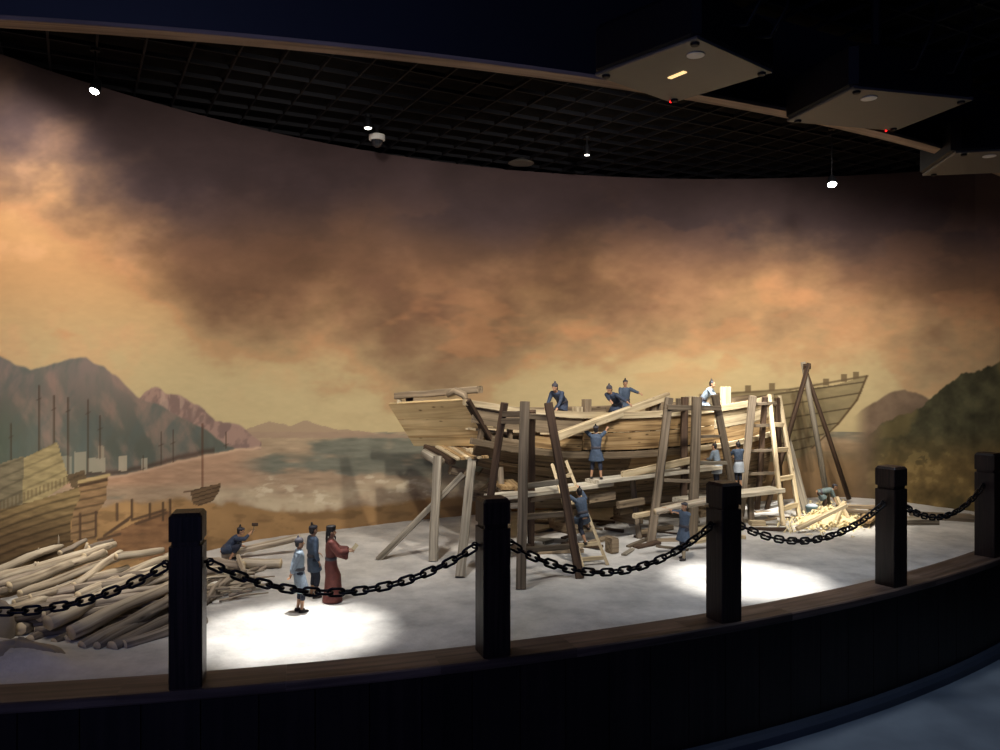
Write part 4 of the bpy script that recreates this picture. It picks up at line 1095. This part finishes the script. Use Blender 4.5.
    if hat == 'band':
        g = MB(); loft(g, [(hc+hz*.055+hy*.0, .090, .104, hx, hy), (hc+hz*.065, .096, .109, hx, hy), (hc+hz*.095, .088, .101, hx, hy), (hc+hz*.105, .075, .09, hx, hy)]); add('headscarf', g, 'belt', .009, 1)
    if hat == 'cloth':
        g = MB(); g.ell(hc+hz*.055-hy*.01, .095, .108, .088, hm); cap(g, hc+hz*.13-hy*.02, hc+hz*.165-hy*.02, .034, .026); add('headscarf', g, 'belt', .009, 1)
    if hat == 'official':
        g = MB(); loft(g, [(hc+hz*.045, .092, .106, hx, hy), (hc+hz*.12, .100, .115, hx, hy), (hc+hz*.15, .10, .115, hx, hy), (hc+hz*.165, .08, .09, hx, hy)])
        loft(g, [(hc+hz*.13-hy*.06, .085, .05, hx, hy), (hc+hz*.03-hy*.095, .09, .03, hx, hy), (hc-hz*.14-hy*.12, .085, .025, hx, hy), (hc-hz*.23-hy*.125, .06, .02, hx, hy)]); add('black_cap', g, 'hair', .009, 1)
    if beard:
        g = MB(); loft(g, [(hc-hz*.085+hy*.068, .034, .024, hx, hy), (hc-hz*.12+hy*.080, .026, .020, hx, hy), (hc-hz*.185+hy*.085, .008, .008, hx, hy)], 10); cap(g, hc-hz*.045+hy*.095-hx*.024, hc-hz*.04+hy*.10+hx*.024, .006, .006, 6); add('beard', g, 'hair', .006, 0)
    for s in (-1, 1):
        g = MB(); g.ell(hc+hy*.089+hx*(s*.030)+hz*.012, .013, .007, .007, hm, 8, 6)
        eo = obj('eye', g, M['hair'], body, local=True, smooth=True)
    g = MB(); g.ell(hc+hy*.095-hz*.052, .020, .006, .0045, hm, 8, 6); obj('mouth', g, M['robe'], body, local=True, smooth=True)
    rt = Matrix.Rotation(t.rotation_euler[2], 3, 'Z')
    return t, (lambda p: V(loc)+rt@(V(p)*sc)), (WLf, WRt)
def loc_of(loc, yaw, w, sc=.19):     # a world point in a figure's own life-size frame
    return Matrix.Rotation(-math.radians(yaw-90), 3, 'Z')@(V(w)-V(loc))/sc

# three men watching, in the left pool of light
l = G(299, 612); person((l.x, l.y, FLOOR), 22, 'person in pale blue tunic standing with hands clasped behind the back', tunic='bluel', skirt=.50, shins='skin', legs='navy', hl=(-.04,-.20,.86), hr=(.05,-.21,.84), bun=False, hat='cloth', head=(2, 0), fl=(-.08,-.02,.08), fr=(.09,.05,.08), sleeve=.8)
l = G(313, 598); person((l.x, l.y, FLOOR), 35, 'person in blue tunic with a topknot standing between the pale tunic and the red robe', tunic='blue', skirt=.66, hl=(-.2,.2,1.02), hr=(.22,.05,.92), hat='band', head=(3, 10), sc=.199, sleeve=.85)
l = G(331, 602); _, W_, hn = person((l.x, l.y, FLOOR), 15, 'person in long red robe and black cap with back drape, holding a paper', tunic='robe', robe=True, hl=(-.06,.40,1.20), hr=(.10,.38,1.18), hat='official', bun=False, beard=True, head=(4, 0), sc=.200)
mb = MB(); p = W_((.02,.50,1.20)); q = W_((.02,.60,1.32)); mb.bar(p, q, .020, .003, up=V((0,-.6,.6))); obj('paper_sheet', mb, M['paper'], None, 'small tan sheet of paper held up by the red robed figure', 'paper')
# crouching man with a mallet behind the logs
l = V((-1.535, 4.52, FLOOR+.0)); _, W_, hn = person(l, 12, 'person in dark blue crouching behind the logs with a raised mallet', tunic='blued', pel=(0,-.10,.30), fl=(-.14,.10,.08), fr=(.14,.06,.08), lean=44, hl=(-.20,.42,.35), hr=(.16,.62,.80), hat='band', skirt=.7, kl=V((-.3,1,.4)), kr=V((.3,1,.4)), sc=.198, head=(12,0))
t = thing('mallet', W_((.16,.69,.82)), 'small mallet raised by the crouching figure', 'mallet')
mb = MB(); mb.tube([W_((.16,.66,.74)), W_((.17,.74,1.04))], .0028, 8); obj('handle', mb, M['mid'], t); mb = MB(); mb.tube([W_((.17,.66,1.04)), W_((.17,.83,1.03))], .009, 10); obj('mallet_head', mb, M['scafd'], t)
# on the ship
l = V((.385, 5.06, 1.190)); person(l, -122, 'person in blue bending over the gunwale, leftmost of those aboard the ship', tunic='blued', lean=52, pel=(0,-.12,.88), hl=(-.16,.55,.74), hr=(.22,.52,.74), hat='cloth', bun=True, head=(14,-12), sleeve=.9, sc=.205)
l = V((.765, 5.29, 1.165)); w1 = BE0.lerp(BE1, .50)+V((0,0,.02)); w2 = BE0.lerp(BE1, .62)+V((0,0,.02))
person(l, -128, 'person in dark blue aboard the ship leaning down to grip the hoisted beam', tunic='blued', lean=50, pel=(0,-.10,.88), hl=loc_of(l,-128,w2), hr=loc_of(l,-128,w1), hat='cloth', head=(8,-8), sleeve=.6, shins='skin', sc=.208)
l = V((.86, 5.50, 1.175)); w1 = BE0.lerp(BE1, .82)+V((0,0,.03)); person(l, -95, 'person in blue standing upright aboard the ship with one arm along the hoisted beam', tunic='blue', lean=8, hl=loc_of(l,-95,w1), hr=(.15,.25,.85), hat='band', head=(4,5), sleeve=.7)
l = V((1.475, 5.76, 1.175)); person(l, -28, 'person in pale blue bending right aboard the ship beside pale timber heads', tunic='bluel', lean=36, pel=(0,-.1,.86), hl=(-.1,.58,.72), hr=(.12,.60,.72), bun=True, head=(16,0), sleeve=.3, sc=.205)
# lifting the beam from the walkway
l = V((.585, 4.872, .911)); yw = 72; w1 = BE0.lerp(BE1, .285)+V((.0,-.01,-.02)); w2 = BE0.lerp(BE1, .455)+V((0,-.01,-.03))
person(l, yw, 'person in blue on the walkway, back turned, both arms raised under the beam', tunic='blue', hl=loc_of(l,yw,w1), hr=loc_of(l,yw,w2), skirt=.60, hat='band', head=(14,0), fl=(-.16,.02,.08), fr=(.17,-.03,.08), sleeve=.1, el=(-1,-.2,-.4), er=(1,-.2,-.4), sc=.188)
# climbing the small ladder
ld = (LTL-LBL); mid = lambda s: (LBL.lerp(LTL, s)+LBR.lerp(LTR, s))/2
yw = 112; f1 = LBL.lerp(LTL, .20).lerp(LBR.lerp(LTR, .20), .35); f2 = LBL.lerp(LTL, .33).lerp(LBR.lerp(LTR, .33), .70)
l = V((f1.x+.02, f1.y-.035, f1.z-.005)); hA = LBL.lerp(LTL, .80); hB = LBR.lerp(LTR, .86); c = mid(.50)+V((.03,-.085,0)); pv = loc_of(l, yw, c)
person(l, yw, 'person in blue climbing the small ladder, seen from behind', tunic='blue', pel=(pv.x, pv.y, .87), lean=16, side=-6, fl=loc_of(l,yw,f1)+V((0,-.07,.09)), fr=loc_of(l,yw,f2)+V((0,-.07,.09)), hl=loc_of(l,yw,hA), hr=loc_of(l,yw,hB), skirt=.62, head=(8,0), hat=None, sc=.19, sleeve=.7)
# carrying the log on his shoulder
l = G(684, 559.5); l.z = FLOOR; yw = -152; h1 = SB0.lerp(SB1, .14)+V((0,-.012,.012)); h2 = SB0.lerp(SB1, .20)+V((0,-.018,-.012))
person(l, yw, 'person in blue walking with a peeled log on the shoulder', tunic='blue', skirt=.56, hl=loc_of(l,yw,h2), hr=loc_of(l,yw,h1), hat='band', fl=(-.13,.12,.08), fr=(.14,-.10,.08), head=(0,0), side=-4, sleeve=.25, sc=.188, shins='sock', bun=False)
# two at the hull by the right trestle
l = V((1.515, 5.56, .745)); person(l, 140, 'person in pale blue with white apron, left of the pair by the right trestle', tunic='bluel', apron='apron', lean=14, hl=(-.22,.42,1.12), hr=(.12,.45,1.08), head=(10,0), sleeve=.5, sc=.184)
l = V((1.672, 5.60, .745)); person(l, 105, 'person in darker blue with white apron, right of the pair by the right trestle', tunic='blue', apron='apron', lean=6, hl=(-.24,.42,1.20), hr=(.1,.42,1.12), head=(6,0), sleeve=.6, sc=.186)
# bent over the timber in the shavings
l = G(822, 517); l.z = sandz(l.x, l.y)+.004; person(l, -12, 'person in grey green tunic bent double over a timber in the wood shavings', tunic='grn', lean=76, pel=(0,-.12,.84), hl=(-.16,.56,.40), hr=(.16,.60,.42), head=(24,0), legs='scafd', sleeve=.1, sc=.178, bun=False, hat='band')

# ------------------------------------------------------------------ ceiling fixtures
def spotfix(px, py, d, label, lens='lens', r=.030, top=ROOF+.02, tilt=(0, 0, -1)):
    p = P(px, py, d); t = thing('spotlight', (p.x, p.y, p.z), label, 'spotlight'); dn = V(tilt).normalized()
    mb = MB(); mb.tube([V((p.x, p.y, top)), p-dn*.03], .005, 8); mb.tube([V((p.x, p.y, top)), V((p.x, p.y, top-.015))], .022, 12); obj('stem', mb, M['blackp'], t, smooth=False)
    mb = MB(); mb.tube([p-dn*.055, p-dn*.045, p-dn*.012, p+dn*.012], [r*.45, r*.7, r*1.05, r*1.1], 16); obj('lamp_head', mb, M['blackp'], t)
    mb = MB(); mb.tube([p+dn*.0125, p+dn*.016], [r*.9, r*.82], 16); obj('lens', mb, M[lens], t)
    return p
s1 = spotfix(95, 89, 3.75, 'bright spotlight hanging at far left near the wall top', r=.023, tilt=(-.15,-.35,-.9))
s2 = spotfix(368, 126, 4.75, 'dim hanging spotlight above the dome camera', 'lensdim', r=.024, tilt=(0,-.05,-1))
s3 = spotfix(832, 183, 5.0, 'bright spotlight hanging at right below the wall top', r=.028, tilt=(-.12,-.45,-.85))
s4 = spotfix(587, 153, 5.2, 'dim hanging spotlight right of the flat ceiling disc', 'lensdim', r=.018)
p = P(377, 138, 5.0); t = thing('dome_camera', p, 'white dome security camera below the ceiling', 'camera')
mb = MB(); mb.tube([V((p.x, p.y, ROOF+.02)), p+V((0,0,.02))], .012, 8); obj('stem', mb, M['blackp'], t)
mb = MB(); mb.tube([p+V((0,0,.022)), p+V((0,0,.018)), p+V((0,0,-.012)), p+V((0,0,-.016))], [.04,.05,.05,.045], 20); obj('housing', mb, M['white'], t)
mb = MB(); mb.ell(p+V((0,0,-.018)), .038, .038, .042, n=16, m=10); obj('dome', mb, M['glass'], t, smooth=True)
p = P(521, 163, 5.72); t = thing('ceiling_speaker', p, 'flat pale disc fitting hanging under the ceiling grid', 'ceiling fitting')
mb = MB(); mb.tube([V((p.x, p.y, ROOF+.02)), p+V((0,0,.02))], .02, 10); obj('stem', mb, M['blackp'], t)
mb = MB(); mb.tube([p+V((0,0,.03)), p+V((0,0,.02)), p, p-V((0,0,.004))], [.03,.05,.095,.09], 24); obj('disc', mb, M['grey'], t)

def projector(cs, label, red=None, zt=None, vent=True):
    z = EYE+1.05; pts = [V((FOC and (x-500)/FOC*(FOC*1.05/(HOR-y)), FOC*1.05/(HOR-y), z)) for x, y in cs]
    c = sum(pts, V((0,0,0)))/4; t = thing('projector', (c.x, c.y, z), label, 'projector')
    e1 = (pts[1]-pts[0]+pts[2]-pts[3])/2; e2 = (pts[3]-pts[0]+pts[2]-pts[1])/2; w, h = e1.length, e2.length; x = e1.normalized(); y = V((0,0,1)).cross(x)
    if y.dot(e2) < 0: y = -y
    mb = MB(); rings = []
    for zz, k in ((0, .97), (.008, 1), (.15, 1), (.165, .96)):
        rings.append(mb.ring([c+x*(a*w/2*k)+y*(b_*h/2*k)+V((0,0,zz)) for a, b_ in ((-1,-.9),(-.9,-1),(.9,-1),(1,-.9),(1,.9),(.9,1),(-.9,1),(-1,.9))], [V((a, 0, 0)) for a in range(8)]))
    mb.skin(rings, 8); obj('casing', mb, M['blackp'], t)  # sides coloured black for the dark hall; only the plate below is grey
    mb = MB(); mb.bar(c-x*w*.48+V((0,0,-.004)), c+x*w*.48+V((0,0,-.004)), h*.96, .012, ch=.3); obj('underside_plate', mb, M['grey'], t)
    for a, b_ in ((-1,-1),(1,-1),(1,1),(-1,1)): q = c+x*(a*w*.42)+y*(b_*h*.42); mb = MB(); mb.tube([q+V((0,0,-.008)), q-V((0,0,.018))], [.016,.013], 10); obj('foot', mb, M['blackp'], t)
    q = c+x*(w*.30)-y*(h*.25); mb = MB(); mb.tube([q+V((0,0,-.008)), q-V((0,0,.013))], .03, 18); obj('cap_plate', mb, M['white'], t)
    mb = MB(); mb.tube([c+V((0,0,.16)), V((c.x, c.y, ROOF+.04))], .02, 12); mb.bar(c-x*w*.35+V((0,0,.175)), c+x*w*.35+V((0,0,.175)), .04, .012); mb.bar(c-y*h*.35+V((0,0,.18)), c+y*h*.35+V((0,0,.18)), .04, .012); obj('mount', mb, M['blackp'], t)
    if vent:
        mb = MB(); q = c-x*w*.02; mb.bar(q-x*.045-y*.01-V((0,0,.0115)), q+x*.03-y*.02-V((0,0,.0115)), .018, .004); obj('vent', mb, M['warmled'], t)
    mb = MB(); q = pts[3]+(c-pts[3])*.18; q = V((q.x, q.y, z-.012)); mb.ell(q, .004, .004, .004, n=8, m=6); obj('indicator', mb, M['red'], t)
    # lens barrel towards the mural
    mb = MB(); q = c+V((0,0,.08))-x*(w*.5); mb.tube([q, q-x*.05], [.045,.05], 18, capmi=1); obj('lens_barrel', mb, [M['blackp'], M['glass']], t)
    # cables looping up
    for k in range(2):
        q = c+x*(w*.5)+y*(h*(.2-.3*k))+V((0,0,.08)); mb = MB(); mb.tube([q-x*.01, q+x*.06+V((0,0,-.02)), q+x*.12+V((0,0,.06)), q+x*.10+y*.06+V((0,0,.18)), q+x*.02+y*.1+V((0,0,.33))], .006, 8); obj('cable', mb, M['blackp'], t, smooth=True)
projector([(596,70),(710,31),(765,72),(668,104)], 'grey projector hanging at top centre with a glowing vent')
projector([(791,117),(864,79),(965,102),(888,132)], 'grey projector hanging at top right, dimmer than the centre one', vent=False)
projector([(962,157),(1008,136),(1078,156),(1032,184)], 'grey projector cut off by the right edge of the picture', vent=False)

# ------------------------------------------------------------------ light
def spot(p, target, e, size, blend=.5, c=(1,.93,.82), r=.03):
    l = bpy.data.lights.new('spot', 'SPOT'); l.energy = e; l.spot_size = math.radians(size); l.spot_blend = blend; l.color = c; l.shadow_soft_size = r
    o = bpy.data.objects.new('spot_lamp', l); COL.objects.link(o); o.location = p
    o.rotation_euler = (V(target)-V(p)).to_track_quat('-Z', 'Y').to_euler(); return o
def area(p, target, e, sx, sy, c=(1,1,1)):
    l = bpy.data.lights.new('area', 'AREA'); l.energy = e; l.shape = 'RECTANGLE'; l.size = sx; l.size_y = sy; l.color = c
    o = bpy.data.objects.new('area_lamp', l); COL.objects.link(o); o.location = p
    o.rotation_euler = (V(target)-V(p)).to_track_quat('-Z', 'Y').to_euler(); return o
WARM = (1,.90,.78); NEU = (1,.97,.93)
# pools on the sand
spot((-.80, 3.75, 2.98), (-.86, 3.33, .5), 620, 22, .8, NEU)
spot((1.30, 4.35, 2.98), (1.27, 4.13, .5), 620, 22, .8, NEU)
# even light over the sand: unseen fill lamps added
spot((-.6, 3.3, 2.78), (-.5, 4.2, .5), 62, 90, 1, (.95,.97,1), .15)
spot((1.5, 3.95, 2.78), (1.4, 4.6, .5), 66, 95, 1, (.95,.97,1), .15)
# over the ship
spot((1.30, 4.7, 2.95), (1.70, 5.85, 1.26), 850, 20, .6, NEU)
spot((2.35, 4.9, 2.95), (2.35, 5.6, .5), 330, 24, .8, (1,.93,.80))
spot((-1.5, 3.2, 2.75), (-.3, 4.8, 1.25), 80, 30, .9, NEU, .2)  # unseen lamp added from the left to brighten the stern
spot((.6, 3.7, 2.78), (.6, 5.0, 1.2), 62, 50, .8, NEU)
# log pile
spot((-1.7, 3.2, 2.9), (-1.95, 3.85, .7), 170, 36, .8, (1,.94,.84))
# mural wash, two of the lamps being the ones in view
spot(s1+V((0,0,-.03)), (-2.42, 3.9, 2.05), 30, 150, 1, WARM, .03)
spot(s3+V((0,0,-.03)), (1.95, 6.3, 1.70), 92, 120, 1, WARM, .03)
spot((-1.45, 2.8, 2.76), (-2.45, 3.9, 1.8), 62, 100, 1, WARM, .05)
spot((-.6, 3.1, 2.77), (-1.35, 5.1, 1.5), 125, 115, 1, WARM, .05)
spot((.6, 3.5, 2.78), (.4, 6.0, 1.35), 190, 110, 1, WARM, .05)
spot((1.9, 4.0, 2.78), (2.0, 6.3, 1.4), 105, 90, 1, WARM, .05)
spot((3.0, 4.85, 2.8), (3.0, 6.1, 1.3), 28, 110, 1, WARM, .05)
# the dim bluish visitor hall
spot(arc(31.5, RF+.34, 2.95), arc(31.5, RF+.55, 0), 46, 84, .9, (.66,.80,1), .1)
area((-1.4, -1.2, 2.5), (-.6, 2.6, 1.5), 28, 1.6, 1.2, (.34,.42,1))
w = bpy.data.worlds.new('world'); SC.world = w; w.use_nodes = True
w.node_tree.nodes['Background'].inputs['Color'].default_value = (.25,.35,.9,1); w.node_tree.nodes['Background'].inputs['Strength'].default_value = .01
